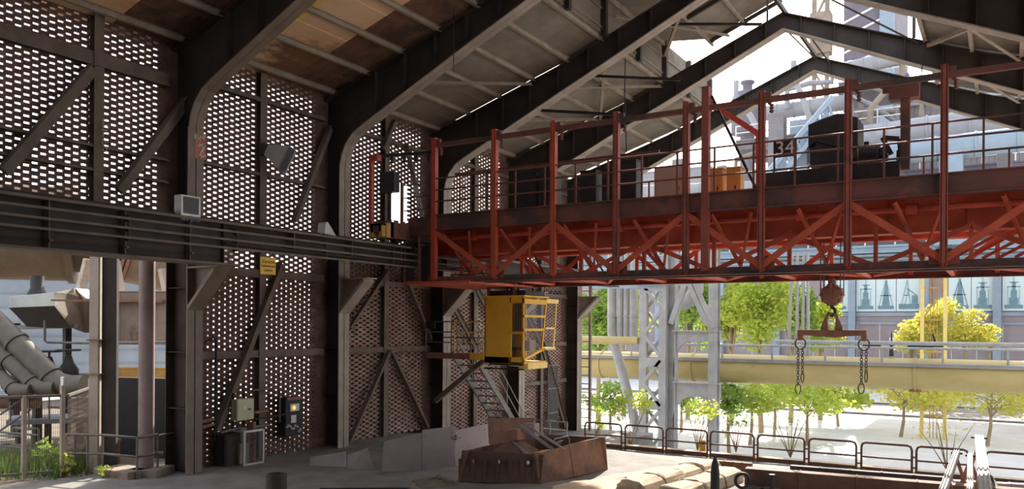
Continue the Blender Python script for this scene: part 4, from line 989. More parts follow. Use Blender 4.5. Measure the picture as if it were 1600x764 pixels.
m = MB(); m.box((XW+.6, a.y+.05, a.z+.08), (XW+.615, b.y-.05, b.z-.08)); m.build('door', 'frame', t)
ca, cb = wp(381, 731, .9), wp(411, 671, .9); X1 = XW+.9
t = T('wire_cage', 'grey framed wire cage locker standing at the wall', 'cage', (X1-.3, (ca.y+cb.y)/2, 0))
m = MB()
for y in (ca.y, cb.y): m.beam((X1, y, 0), (X1, y, cb.z), .05, .05)
for z in (.04, cb.z): m.beam((X1, ca.y, z), (X1, cb.y, z), .05, .05)
for y in (ca.y, cb.y):
    m.beam((X1-.7, y, 0), (X1-.7, y, cb.z), .04, .04); m.beam((X1, y, cb.z), (X1-.7, y, cb.z), .04, .04)
m.build('frame', 'lamp', t)
m = MB()
for k in range(16): y = ca.y+(cb.y-ca.y)*k/15; m.beam((X1, y, .04), (X1, y, cb.z), .006, .006)
for k in range(18): z = .04+(cb.z-.04)*k/17; m.beam((X1, ca.y, z), (X1, cb.y, z), .006, .006)
m.build('wire_mesh', 'handrail', t)
m = MB(); ym = (ca.y+cb.y)/2; m.cbox((X1-.35, ym-.12, .3), (.3, .3, .55)); m.tube((X1-.3, ym-.1, .6), (X1-.3, ym-.1, .95), .1, 10); m.build('valve_body', 'tan', t, .02)
m = MB(); m.tube((X1-.3, ym+.25, .05), (X1-.3, ym+.25, 1.1), .07, 10); m.torus((X1-.2, ym+.1, .7), .14, .02, (0, 1, 0), (0, 0, 1)); m.build('valve_pipe', 'hookrust', t)
# conduits
def conduit(pts, r, mt, label):
    m = MB(); m.path([wp(*q) for q in pts], r, 8); tag(m.build('conduit', mt), label, 'pipe', 'conduits on the brick wall')
conduit([(320, 535, .3), (334, 527, .3), (338, 533, .3), (337, 620, .3), (335, 690, .3)], .03, 'black', 'black hooked conduit running down beside the nearest column')
conduit([(394, 610, .3), (434, 606, .3), (437, 611, .3), (437, 660, .3)], .03, 'rail', 'brown conduit bent down between cream box and control panel')
conduit([(316, 659, .3), (334, 655, .3)], .04, 'hookrust', 'upper of two short rusty pipes by the nearest column')
conduit([(316, 668, .3), (334, 663, .3)], .04, 'hookrust', 'lower of two short rusty pipes by the nearest column')
conduit([(397, 645, .3), (418, 642, .3)], .045, 'hookrust', 'short rusty pipe right of the cream electric box')
conduit([(345, 676, .45), (370, 670, .45), (420, 664, .45)], .035, 'handrail', 'long thin pipe above the wire cage')
conduit([(398, 655, .5), (430, 650, .5), (446, 647, .5)], .025, 'frame', 'thin dark pipe from cream box to control panel')
# lamps
t = T('floodlight', 'grey pyramid floodlight on the wall above the crane girder', 'lamp', wp(430, 240, .3))
c = wp(424, 238, .55); dr = V((.75, .45, -.42)).normalized(); s_ = dr.cross(up).normalized(); u_ = s_.cross(dr)
m = MB(); bk = [c-dr*.12+s_*(a*.14)+u_*(b*.14) for a, b in ((-1,-1),(1,-1),(1,1),(-1,1))]; ft = [c+dr*.5+s_*(a*.36)+u_*(b*.36) for a, b in ((-1,-1),(1,-1),(1,1),(-1,1))]
m.add(bk+ft, [(3,2,1,0), (0,1,5,4), (1,2,6,5), (2,3,7,6), (3,0,4,7)]); m.build('reflector', 'lamp', t)
m = MB(); m.add([p-dr*.03 for p in ft], [(0,1,2,3)]); m.build('lens', 'lampglass', t)
m = MB(); m.cbox(c-dr*.2, (.22, .22, .3)); m.beam(c-dr*.2, (XW+.1, c.y, c.z-.1), .06, .06); m.build('bracket', 'frame', t)
gy = W(300, 336, X=-15.95)
t = T('square_lamp', 'square grey lamp with dark glass on top of the crane girder', 'lamp', (-16.0, gy.y, 6.16))
ga, gb = W(285, 336, X=-15.9), W(316, 308, X=-15.9); n0 = (W(300, 320, X=-15.9)-V((0, 0, EYE))); 
m = MB(); m.box((-16.2, ga.y, ga.z), (-15.95, gb.y, gb.z)); 
for k in range(10): y = ga.y+(gb.y-ga.y)*(k+.5)/10; m.box((-16.15, y-.012, ga.z-.1), (-15.95, y+.012, ga.z))
m.build('housing', 'lamp', t, .015)
m = MB(); m.box((-15.95, ga.y+.06, ga.z+.06), (-15.935, gb.y-.06, gb.z-.04)); m.build('glass', 'lampglass', t)
m = MB(); m.box((-16.1, (ga.y+gb.y)/2-.05, 6.16), (-16.04, (ga.y+gb.y)/2+.05, ga.z)); m.build('foot', 'frame', t)
c = W(510, 362, X=-16.1); t = T('cone_lamp', 'small pale lamp shade tilted on the girder by the second column', 'lamp', (-16.1, c.y, 6.16))
m = MB(); m.prism([(c.y-.2, 6.2), (c.y+.25, 6.17), (c.y+.05, 6.4), (c.y-.1, 6.55), (c.y-.18, 6.5)], 'x', -16.25, -15.95); m.build('shade', 'lamp', t, .02)
m = MB(); m.box((-16.15, c.y-.05, 6.16), (-16.05, c.y+.05, 6.25)); m.build('foot', 'frame', t)
# yellow warning sign
sa_, sb_ = W(407, 428, X=-15.7), W(431, 403, X=-15.7)
t = T('warning_sign', 'square yellow warning sign hanging below the crane girder rails', 'sign', (-15.7, (sa_.y+sb_.y)/2, sa_.z))
m = MB(); m.box((-15.72, sa_.y, sa_.z), (-15.7, sb_.y, sb_.z)); m.build('panel', 'sign', t, .005)
yc = (sa_.y+sb_.y)/2; hgt = sb_.z-sa_.z
for k, s_ in enumerate(('Vorsicht', 'Schwebende', 'Lasten')): text(s_, 'lettering', 'ink', (-15.695, yc, sb_.z-hgt*(.27+.24*k)), (PI/2, 0, PI/2), (.12, .085, .105)[k], t, .002)
m = MB(); m.tube((-15.72, sa_.y+.05, sb_.z), (-15.76, sa_.y+.05, 5.5), .012, 6); m.tube((-15.72, sb_.y-.05, sb_.z), (-15.76, sb_.y-.05, 5.5), .012, 6); m.build('hanger', 'frame', t)
# ================================================================== open bay on the left: gas pipework and fences
def G(px, py): return W(px, py, Z=0)
# tall stanchion and pipe column
p = G(161, 737); t = T('stanchion', 'tall stained grey steel stanchion behind the low handrail', 'steel column', p)
dv = V((p.x, p.y, 0)).normalized(); sv = V((CS, SN, 0))
Rm = Matrix((sv, V((-SN, CS, 0)), up)).transposed()
m = MB(); m.cbox(p+up*2.9-sv*.18+V((-SN, CS, 0))*.1, (.22, .5, 5.8), Rm); m.build('outer_flange', 'beamcol', t)
m = MB(); m.cbox(p+up*2.9+sv*.14, (.36, .05, 5.8), Rm); m.cbox(p+up*2.9+sv*.33, (.03, .12, 5.8), Rm); m.build('web', 'frame', t)
m = MB()
for z in (2.45, 3.3): m.cbox(p+up*z-sv*.15, (.34, .5, .03), Rm)
m.build('collar_plate', 'hookrust', t)
p = G(228, 741); m = MB(); m.tube(p, p+up*5.9, .185, 20); m.tube(p+up*.5, p+up*.56, .2, 20); m.tube(p, p+up*.05, .28, 20); tag(m.build('pipe_column', 'rustpipe'), 'round purple and rust pipe column between stanchion and nearest portal column', 'pipe column')
# low concrete kerb and handrail
K = [G(98, 741), G(160, 743), G(214, 750), G(246, 740), G(278, 733)]
m = MB()
for a, b in zip(K[1:3], K[2:4]): m.beam(a+up*.08+V((-.2, .25, 0)), b+up*.08+V((-.2, .25, 0)), .75, .2)
tag(m.build('kerb_block', 'stone', None, .02), 'low crumbling stone kerb under the two-rail handrail', 'kerb')
t = T('low_handrail', 'low grey two-rail handrail around the stanchion and pipe column', 'handrail', K[0])
HP = [K[0], G(160, 742), G(214, 748), G(246, 741)]
for h in (.52, .98):
    m = MB(); m.path([q+up*h for q in HP], .03, 8); m.build('rail', 'handrail', t)
for q in (K[0].lerp(HP[1], .08), K[0].lerp(HP[1], .3), HP[1], HP[2], HP[3], K[0].lerp(HP[1], .62)):
    m = MB(); m.tube(q, q+up*.98, .028, 8); m.build('post', 'handrail', t)
m = MB(); q = HP[3]; m.beam(q+up*.95, q+up*.95+V((-.2, .9, .03)), .12, .03); m.tube(q+up*.5, q+up*.5+V((.08, .1, 0)), .06, 8); m.build('end_plate', 'handrail', t)
# wire mesh fence
Fa, Fb, Fc, Fd = G(-60, 756), G(37, 748), G(97, 743), G(141, 716)
def fence(a, b, h, label, posts):
    t = T('mesh_fence', label, 'fence', a, 'wire mesh fence panels')
    m = MB(); m.beam(a+up*h, b+up*h, .06, .06); m.beam(a+up*.12, b+up*.12, .05, .05); m.build('rail', 'handrail', t)
    for f in posts: m = MB(); q = a.lerp(b, f); m.beam(q, q+up*(h+(.25 if f == 1 else .03)), .09, .09); m.build('post', 'beamcol', t)
    m = MB(); n = int((b-a).length/.045)
    for k in range(n): q = a.lerp(b, k/n); m.beam(q+up*.12, q+up*h, .006, .006)
    for k in range(14): z = .12+(h-.12)*k/14; m.beam(a+up*z, b+up*z, .004, .004)
    m.build('wire_mesh', 'rail', t)
fence(Fb, Fc, 1.95, 'wire mesh fence panel with tall end post beside the low handrail', (0, 1))
fence(Fa, Fb, 1.95, 'wire mesh fence panel at the left edge of the picture', (0,))
fence(Fc+V((.05, .1, 0)), Fd, 1.95, 'wire mesh fence panel turning back towards the stanchion', (1,))
m = MB(); q = Fc+up*2.2; m.box((q.x-.06, q.y-.02, q.z), (q.x+.06, q.y+.02, q.z+.2)); tag(m.build('fence_tag', 'white'), 'small white plate on top of the fence post', 'plate')
# bent grey sheet
m = MB(); a = [G(132, 736), G(134, 736)]; P = [(122, 738), (124, 708), (146, 680), (157, 680), (136, 712), (135, 738)]
pp = [W(u, v, D=21.0) for u, v in P]; vs = pp+[q+V((-SN, CS, 0))*.12 for q in pp]; n = len(pp)
m.add(vs, [tuple(range(n)), tuple(range(2*n-1, n-1, -1))]+[(k, (k+1) % n, n+(k+1) % n, n+k) for k in range(n)]); tag(m.build('bent_sheet', 'olive'), 'bent grey sheet metal piece behind the low handrail', 'sheet metal')
m = MB(); q = W(150, 735, D=21.6); m.box((q.x-.4, q.y, 0), (q.x+.45, q.y+.4, .62)); m.box((q.x-.42, q.y-.02, .58), (q.x+.47, q.y+.42, .64)); m.box((q.x-.2, q.y-.02, .1), (q.x+.2, q.y, .5)); tag(m.build('rusty_box', 'hookrust', None, .01), 'small rusty red box behind the low handrail', 'box')
# platform with steps behind the fence
t = T('pipe_platform', 'grey service platform with steps behind the wire fence', 'platform', W(70, 700, D=25))
a, b = W(15, 655, D=25), W(150, 655, D=26)
m = MB(); m.beam(V((a.x, a.y, .72)), V((b.x, b.y, .72)), 1.6, .14); m.build('deck', 'palewall', t)
for k in range(3):
    q = W(40-22*k, 668+12*k, D=23.9-.3*k); m = MB(); m.box((q.x-.4, q.y-.16, q.z-.04), (q.x+.4, q.y+.16, q.z)); m.build('step', 'handrail', t)
for (u0, v0, u1, v1, D0, D1) in ((0, 648, 48, 614, 23.6, 24.2), (0, 673, 48, 640, 23.6, 24.2), (75, 636, 135, 640, 24.5, 24.5), (0, 675, 60, 680, 22.8, 22.8), (0, 697, 60, 702, 22.8, 22.8)):
    m = MB(); m.tube(W(u0, v0, D=D0), W(u1, v1, D=D1), .03, 8); m.build('handrail', 'handrail', t)
for (u, v0, v1, D0) in ((16, 627, 660, 24), (45, 616, 672, 24.2), (77, 600, 655, 24.5), (121, 600, 650, 24.5), (60, 670, 700, 22.8), (50, 680, 735, 22.8)):
    m = MB(); m.tube(W(u, v0, D=D0), W(u, v1, D=D0), .028, 8); m.build('handrail_post', 'handrail', t)
for u in (30, 75, 125): 
    m = MB(); q = W(u, 660, D=25.3); m.beam((q.x, q.y, -.02), (q.x, q.y, .66), .15, .15); m.build('platform_leg', 'frame', t)
# dark wall behind, colour stands for a shadowed interior, pale wall further back
m = MB(); a, b = W(166, 600, D=23.2), W(296, 600, D=22.6); d_ = (b-a).normalized(); n_ = d_.cross(up)
m.beam(V((a.x, a.y, 1.07)), V((b.x, b.y, 1.07)), .3, 2.24)
for k in range(12): q = a.lerp(b, k/11); m.beam((q.x, q.y, .0), (q.x, q.y, 2.15), .36, .06)
struct(m.build('wall_shadowed_void', 'dark_hole'))
m = MB(); a, b = W(-120, 600, D=40), W(300, 600, D=44); m.beam(V((a.x, a.y, 3.2)), V((b.x, b.y, 3.2)), .4, 6.4)
for k in range(9):
    z = .2+k*.72; m.beam(V((a.x, a.y, z))-V((0, .05, 0)), V((b.x, b.y, z))-V((0, .05, 0)), .42, .03)
struct(m.build('wall_outdoor', 'palewall'))
# stained tank body and beams between the columns
def block(px0, px1, py0, py1, D0, dep, name, mt, label, cat, group=None, bevel=.02):
    a, b = W(px0, py1, D=D0), W(px1, py0, D=D0); R_ = Rm; w_ = (V((b.x, b.y, 0))-V((a.x, a.y, 0))).length
    c = V(((a.x+b.x)/2, (a.y+b.y)/2, (a.z+b.z)/2))+V((-SN, CS, 0))*dep/2
    m = MB(); m.cbox(c, (w_, dep, b.z-a.z), R_); m.cbox(c+up*((b.z-a.z)/2), (w_*1.03, dep*1.03, .05), R_); m.cbox(c-up*((b.z-a.z)/2), (w_*1.03, dep*1.03, .05), R_)
    for k in range(1, 4): m.cbox(c+R_ @ V(((k/4-.5)*w_, -dep/2, 0)), (.03, .03, b.z-a.z), R_)
    return tag(m.build(name, mt, None, bevel), label, cat, group)
block(150, 300, 456, 537, 27.0, 1.6, 'dust_box', 'stone', 'big stained stone coloured box behind the pipe column', 'tank')
block(150, 300, 576, 591, 26.0, .5, 'channel_beam', 'orange', 'ochre yellow channel beam behind the pipe column', 'steel beam')
m = MB(); m.path([W(70, 500, D=25.5), W(70, 532, D=25.5), W(74, 535, D=25.5), W(130, 536, D=25.3), W(300, 534, D=25.0)], .04, 8); tag(m.build('thin_pipe', 'handrail'), 'thin pale pipe running across behind the stanchion', 'pipe')
# brown gas main overhead
t = T('gas_main', 'huge brown gas main passing overhead outside the open bay', 'gas main', W(60, 440, D=30))
a, b = W(-160, 350, D=28.5), W(118, 352, D=30.5); a.z = b.z = 7.05
m = MB(); m.tube(a, b, 1.75, 40); m.tube(b-(b-a).normalized()*.2, b+(b-a).normalized()*.02, 1.85, 40); m.build('shell', 'darkduct', t)
d_ = (b-a).normalized()
c1 = W(205, 395, D=31.5); c1.z = 6.6
m = MB()
m.tube(b, c1, 1.35, 32)
m.build('neck', 'darkduct', t)
m = MB()
dd = (c1-b).normalized()
for k in range(5): q = b.lerp(c1, .55+k*.09); m.tube(q, q+dd*.12, 1.5, 32)
m.build('bellows', 'hookrust', t)
m = MB(); m.tube(c1, c1+dd*3.5, 1.3, 32); m.build('branch', 'stone', t)
for (u0, v0, u1, v1) in ((122, 470, 138, 405), (180, 408, 190, 468), (254, 420, 262, 460)):
    m = MB(); m.beam(W(u0, v0, D=27.8), W(u1, v1, D=27.8), .2, .25); m.build('support_bracket', 'beamcol', t)
m = MB(); a2, b2 = W(176, 470, D=27.2), W(262, 471, D=27.2); m.beam(a2, b2, .8, .08); m.build('bracket_shelf', 'hookrust', t)
# white stained hopper
t = T('white_hopper', 'white stained hopper with dark tapering underside below the gas main', 'hopper', W(60, 500, D=26))
a, b = W(14, 480, D=26), W(86, 450, D=26); 
def R_(u, v, d): return W(u, v, D=d)
m = MB(); f0 = [R_(14, 481, 25.5), R_(85, 478, 25.2), R_(85, 457, 25.2), R_(14, 463, 25.5)]; dv = V((-SN, CS, 0))*2.0
m.add(f0+[q+dv for q in f0], [(0,1,2,3), (7,6,5,4), (0,4,5,1), (1,5,6,2), (2,6,7,3), (3,7,4,0)]); m.build('rim_box', 'tank', t, .01)
m = MB(); g0 = [q for q in (f0[0], f0[1], f0[1]+dv, f0[0]+dv)]; h0 = [R_(44, 512, 26.2), R_(112, 512, 25.9), R_(112, 512, 25.9)+dv*.5, R_(44, 512, 26.2)+dv*.5]
m.add(g0+h0, [(0,1,5,4), (1,2,6,5), (2,3,7,6), (3,0,4,7), (4,5,6,7), (3,2,1,0)]); m.build('funnel', 'black', t)
m = MB(); g = [R_(85, 457, 25.2), R_(118, 450, 26.5), R_(132, 470, 26.5), R_(132, 520, 26.5), R_(112, 512, 25.9), R_(85, 478, 25.2)]
m.add(g+[q+dv*.4 for q in g], [tuple(range(6)), tuple(range(11, 5, -1))]+[(k, (k+1) % 6, 6+(k+1) % 6, 6+k) for k in range(6)]); m.build('side_cheek', 'darkduct', t)
m = MB(); m.beam(R_(80, 469, 25.1), R_(140, 470, 25.4), .06, .06); m.build('rust_bar', 'hookrust', t)
m = MB(); q = R_(58, 448, 26.2); m.lathe(q-up*.35, [(.34, 0), (.2, .3), (.2, .7)], 12); m.build('neck', 'black', t)
for dx in (25, 105): m = MB(); q0, q1 = R_(dx, 505, 26.6), R_(dx+3, 640, 26.6); m.beam(q0, V((q0.x, q0.y, 0)), .18, .2); m.build('leg', 'black', t)
m = MB(); m.beam(R_(8, 512, 26.3), R_(120, 509, 26), .1, .14); m.build('ledge', 'handrail', t)
# inclined pipes
for k, (a, b, r, lb) in enumerate((((-40, 470), (92, 602), .33, 'thickest inclined olive pipe, topmost of three at the left edge'), ((-30, 520), (58, 606), .24, 'middle inclined olive pipe of three at the left edge'), ((-30, 560), (24, 610), .2, 'lowest and shortest inclined olive pipe at the left edge'))):
    p, q = W(*a, D=24.8-.2*k), W(*b, D=24.2-.2*k); t = T('inclined_pipe', lb, 'pipe', q, 'inclined pipes at the left edge')
    d_ = (q-p).normalized(); m = MB(); m.path([p, q-d_*r*1.2, q-d_*.3*r+sv*.1*r, q+sv*r*.9+d_*r*.1, q+sv*(r*2.2)+d_*r*.1], r, 20); m.build('pipe', 'olive', t)
    for f_ in (.5, .9): m = MB(); m.tube(p.lerp(q, f_)-d_*.04, p.lerp(q, f_)+d_*.04, r*1.15, 20); m.build('flange', 'olive', t)
# gate valves
def valve(px, py, pyb, D0, label, sc_=1.0):
    c = W(px, py, D=D0); b = W(px, pyb, D=D0); t = T('gate_valve', label, 'valve', b, 'gate valves beside the inclined pipes')
    m = MB(); m.torus(c, .34*sc_, .03*sc_, (1, 0, 0), (0, 1, 0), 20, 6)
    for k in range(3): a_ = PI*k/3; m.beam(c-V((math.cos(a_), math.sin(a_), 0))*.34*sc_, c+V((math.cos(a_), math.sin(a_), 0))*.34*sc_, .03, .03)
    m.build('hand_wheel', 'black', t)
    m = MB(); m.tube(c+up*.02, b, .035, 8); m.lathe(b, [(.28*sc_, -.2), (.3*sc_, .1), (.16*sc_, .3), (.08, .55)], 14); m.build('bonnet', 'black', t)
valve(77, 549, 585, 25.2, 'left black gate valve with horizontal handwheel')
valve(107, 547, 582, 25.2, 'right black gate valve, next to the stanchion')
t = T('valve_chest', 'dark pipe assembly with flanges under the two gate valves', 'pipework', W(100, 640, D=25.4))
m = MB(); m.tube(W(84, 598, D=25.4), W(142, 598, D=25.4), .3, 18); m.tube(W(96, 598, D=25.4), W(100, 598, D=25.4), .46, 18); m.build('body', 'olive', t)
m = MB(); m.beam(W(52, 615, D=25.2), W(142, 613, D=25.2), .35, .1); m.build('shelf_beam', 'tank', t)
m = MB(); q = W(58, 618, D=25); m.beam(q, V((q.x, q.y, 0)), .2, .2); m.build('shelf_leg', 'black', t)
c = W(8, 604, D=23.8); t = T('small_valve', 'small valve with round handwheel facing the hall', 'valve', c-up*.4)
m = MB(); m.torus(c, .13, .025, (CS, SN, 0), up, 18, 6); m.tube(c-(V((CS, SN, 0)))*.12, c+V((CS, SN, 0))*.12, .015, 6); m.tube(c-up*.12, c+up*.12, .015, 6); m.build('hand_wheel', 'lamp', t)
m = MB(); m.tube(c, c+V((-SN, CS, 0))*.3, .04, 8); m.lathe(c+V((-SN, CS, 0))*.35-up*.3, [(.1, -.4), (.12, .2), (.18, .22), (.18, .3), (.1, .5)], 12); m.build('body', 'black', t)
m = MB(); m.tube(W(-20, 628, D=24.4), W(60, 628, D=24.4), .2, 16); m.tube(W(30, 628, D=24.4), W(33, 628, D=24.4), .28, 16); tag(m.build('rusty_pipe', 'rust'), 'horizontal rusty pipe low behind the fence', 'pipe')

# ------------------------------------------------------------------ plants
def leaves(c, rad, n, size, m, squash=(1, 1, 1), shell=.0):
    for k in range(n):
        while True:
            d = V((random.uniform(-1, 1), random.uniform(-1, 1), random.uniform(-1, 1)))
            if shell < d.length < 1: break
        p = V(c)+V((d.x*rad*squash[0], d.y*rad*squash[1], d.z*rad*squash[2]))
        s = size*random.uniform(.6, 1.3); a = V((random.gauss(0, 1), random.gauss(0, 1), random.gauss(0, .6))).normalized(); b = a.cross(V((random.gauss(0, 1), random.gauss(0, 1), random.gauss(0, 1)))).normalized()
        m.add([p-a*s, p-b*s*.55, p+a*s, p+b*s*.55], [(0, 1, 2, 3)])
def tree(px, D0, top, bot, wpx, mt, label, lsz=.2, nl=900, trunk=.16, cat='tree', grp='trees outside the hall', gz=GZ, clumps=9):
    g = W(px, 600, D=D0); base = V((g.x, g.y, gz))
    zt, zb = W(px, top, D=D0).z, W(px, bot, D=D0).z; R = wpx*D0/FPX/2; zc, h = (zt+zb)/2, (zt-zb)/2
    t = T('tree', label, cat, base, grp)
    lean = V((random.uniform(-.3, .3), random.uniform(-.3, .3), 0))*R*.4
    tp = V((base.x, base.y, zc+h*.2))+lean
    m = MB(); m.path([base, base.lerp(tp, .35)+lean*.3, base.lerp(tp, .7), tp], [trunk, trunk*.8, trunk*.6, trunk*.25], 8)
    cl = []
    for k in range(clumps):
        a = 2*PI*k/clumps*2.4; f = random.uniform(.3, 1.0); c = V((base.x+lean.x+math.cos(a)*R*f*.8, base.y+lean.y+math.sin(a)*R*f*.8, zc+h*random.uniform(-.65, .75))); cl.append(c)
        s = base.lerp(tp, random.uniform(.5, .85)); m.path([s, s.lerp(c, .5)+V((0, 0, .1*R)), c], [trunk*.32, trunk*.2, trunk*.06], 5)
    m.build('trunk', 'bark', t)
    m = MB()
    for c in cl: leaves(c, max(R*.5, .3), int(nl*(1.5 if bot < 600 else 1.1))//clumps, lsz*.85, m, (1, 1, min(1.1, max(.5, h/max(R, .1)*.8))))
    m.build('foliage', mt, t); return t
TREES = '''935 60 440 570 80 leafb 1400 green tree just right of the ladder column
975 66 436 545 80 leafa 1300 yellow green tree between ladder column and lattice pier
1075 64 440 545 100 leafb 1500 green tree inside the grey trestle frame
1142 60 436 552 90 leafa 1700 bright tree immediately right of the trestle column
1190 56 430 560 110 leafa 2400 biggest bright tree, right of the trestle
1236 62 432 548 90 leafb 1700 leafy tree behind the slim downpipes
1282 64 470 545 80 leafa 1300 yellow green tree below the hook block
1420 82 490 555 60 leafc 700 low golden tree left of the thin lattice mast
1452 84 462 548 60 leafc 1000 golden tree behind the thin lattice mast
1508 80 472 548 85 leafc 1300 golden tree right of the thin lattice mast
1547 86 520 545 30 leafc 220 tiny golden treetop against the building pilaster
1140 46 598 650 80 leafb 700 slender tree close to the right trestle leg
1172 50 596 645 90 leafa 800 young tree beneath the gas pipe, right of the trestle
1210 54 592 640 90 leafa 800 young tree beneath the gas pipe left of the left chain
1262 50 592 652 130 leafa 1000 young tree beneath the gas pipe under the left chain
1310 60 590 640 90 leafa 700 small tree between the two chains
1408 54 590 640 120 leafc 900 young tree beneath the gas pipe right of the right chain
1480 70 592 636 90 leafc 600 small tree by the street, left of the forked tree
1543 50 586 650 150 leafc 1100 young forked tree behind the broadest silver rail
1622 58 588 640 100 leafc 700 young tree at the right edge of the picture
955 52 596 650 90 leafb 700 young tree behind the first railing panel
1065 56 600 650 70 leafb 500 small tree seen through the lower trestle arch'''
for ln in TREES.split(chr(10)):
    q = ln.split(' ', 7); px_, D_, tp_, bt_, w_ = [float(v) for v in q[:5]]
    tree(px_, D_, tp_, bt_, w_, q[5], q[7], .2 if D_ < 58 else .26, int(q[6]), .12 if bt_ > 600 else .2, clumps=4 if w_ < 40 else 11)
def sapling(px, py0, py1, wpx, mt, label, Y=31.3, n=130, lsz=.085):
    b, tpt = W(px, py0, Y=Y), W(px, py1, Y=Y); b.z = min(b.z, -1.1); t = T('sapling', label, 'sapling', b, 'saplings along the platform edge')
    R = wpx*.0235/2; m = MB(); ends = []
    for k in range(7):
        e = b.lerp(tpt, random.uniform(.45, 1))+V((random.uniform(-R, R), random.uniform(-.4, .4), 0)); ends.append(e)
        m.path([b, b.lerp(e, .5)+V((random.uniform(-.1, .1), 0, .1)), e], [.022, .015, .005], 5)
    m.build('stems', 'bark', t); m = MB()
    for e in ends: leaves(e, R*.45, n//7, lsz, m)
    m.build('foliage', mt, t)
sapling(985, 700, 600, 70, 'leafa', 'bushy sapling in front of the lattice pier', n=420)
sapling(1090, 705, 625, 60, 'leafa', 'low leafy sapling by the yellow marker', n=260)
sapling(1150, 700, 640, 40, 'leafb', 'thin sapling right of the yellow marker', n=110)
sapling(1235, 715, 625, 90, 'leafb', 'sparse dark sapling behind the fifth railing panel', n=120, lsz=.06)
sapling(1480, 715, 640, 90, 'leafc', 'sparse branching sapling left of the silver rails', n=130, lsz=.06)
sapling(930, 690, 640, 30, 'leafa', 'small green sprig at the foot of the ladder column', n=120)
m = MB()
for k in range(2600):
    q = G(random.uniform(-40, 98), random.uniform(722, 752)); q += V((random.uniform(-.6, 0), random.uniform(0, 1.5), 0)); q.z = -.02
    a_ = random.uniform(0, 2*PI); h = random.uniform(.12, .5); d_ = V((math.cos(a_), math.sin(a_), 0)); l = V((random.uniform(-.15, .15), random.uniform(-.15, .15), h)); 
    m.add([q-d_*.015, q+d_*.015, q+l], [(0, 1, 2)])
o = m.build('grass', 'grass'); o['label'] = 'green weeds growing along the wire mesh fence'; o['category'] = 'weeds'; o['kind'] = 'stuff'
def weed(px, py, h, mt, label, n=60):
    b = G(px, py); t = T('weed', label, 'plant', b, 'weeds at the stone kerb'); m = MB()
    for k in range(6): m.path([b, b+V((random.uniform(-.2, .2), random.uniform(-.2, .2), h*random.uniform(.6, 1)))], .008, 4)
    m.build('stem', 'bark', t); m = MB(); leaves(b+up*h*.7, h*.5, n, .07, m); m.build('foliage', mt, t)
weed(104, 743, .45, 'leafa', 'bright yellow green weed at the corner of the stone kerb', 46)
weed(160, 747, .28, 'leafa', 'small yellow green weed in the middle of the stone kerb', 26)
weed(76, 735, .7, 'leafb', 'fern-like grey green weed behind the mesh fence', 90)
# ================================================================== outside the open end: gas pipe, trestle, furnace, buildings
PY = 46.0
t = T('gas_pipeline', 'long ochre gas pipeline crossing outside the open end of the hall', 'pipeline', (-8, PY, GZ))
pc = 1.40
m = MB(); m.tube((-34, PY, pc), (60, PY, pc), .80, 32); m.build('pipe_shell', 'gaspipe', t)
m = MB()
for k in range(16): x = -33+k*5.8; m.tube((x-.04, PY, pc), (x+.04, PY, pc), .86, 32)
m.build('ring_joints', 'gaspipe', t)
m = MB(); m.box((-34, PY-.86, 1.80), (60, PY-.74, 1.97)); m.box((-34, PY-.95, 1.94), (60, PY-.6, 1.99)); m.build('cable_tray', 'steelgrey', t)
m = MB(); m.tube((-34, PY-.7, 2.72), (60, PY-.7, 2.72), .06, 8)
for k in range(34): x = -33+k*2.75; m.beam((x, PY-.7, 1.97), (x, PY-.7, 2.72), .1, .06)
m.build('walkway_railing', 'steelgrey', t)
m = MB()
for px in (1393,): q = W(px, 535, Y=PY); m.lathe((q.x, PY, 2.28), [(.12, 0), (.06, .5), (.16, .6), (.05, .8), (.02, 1.25)], 10)
m.build('vent_finial', 'black', t)
m = MB(); q = W(1440, 537, Y=PY); m.box((q.x-.6, PY-.3, 2.75), (q.x+.5, PY+.1, 2.95)); m.path([(q.x+.45, PY, 2.85), (q.x+.6, PY, 3.1), (q.x+.5, PY, 3.45)], .06, 6); m.tube((q.x+.4, PY-.2, 2.85), (q.x+1.0, PY-.2, 2.85), .06, 8); m.build('drain_valve', 'black', t)
m = MB(); q = W(1365, 537, Y=PY); m.box((q.x-.5, PY-.2, 2.78), (q.x+.35, PY+.1, 2.9)); m.build('drain_fitting', 'black', t)
m = MB(); q = W(1430, 606, Y=PY); m.lathe((q.x, PY, pc-.9), [(.3, 0), (.3, .14)], 12); m.build('manhole', 'hookrust', t)
m = MB(); m.tube((-34, PY-3.2, 2.95), (W(997, 530, Y=PY-3.2).x, PY-3.2, 2.95), .22, 16); m.build('side_pipe', 'gaspipe', t)
m = MB(); m.tube((-10.6, PY-1.6, 2.98), (6, PY-1.4, 2.98), .1, 12); m.build('side_pipe', 'steelgrey', t)
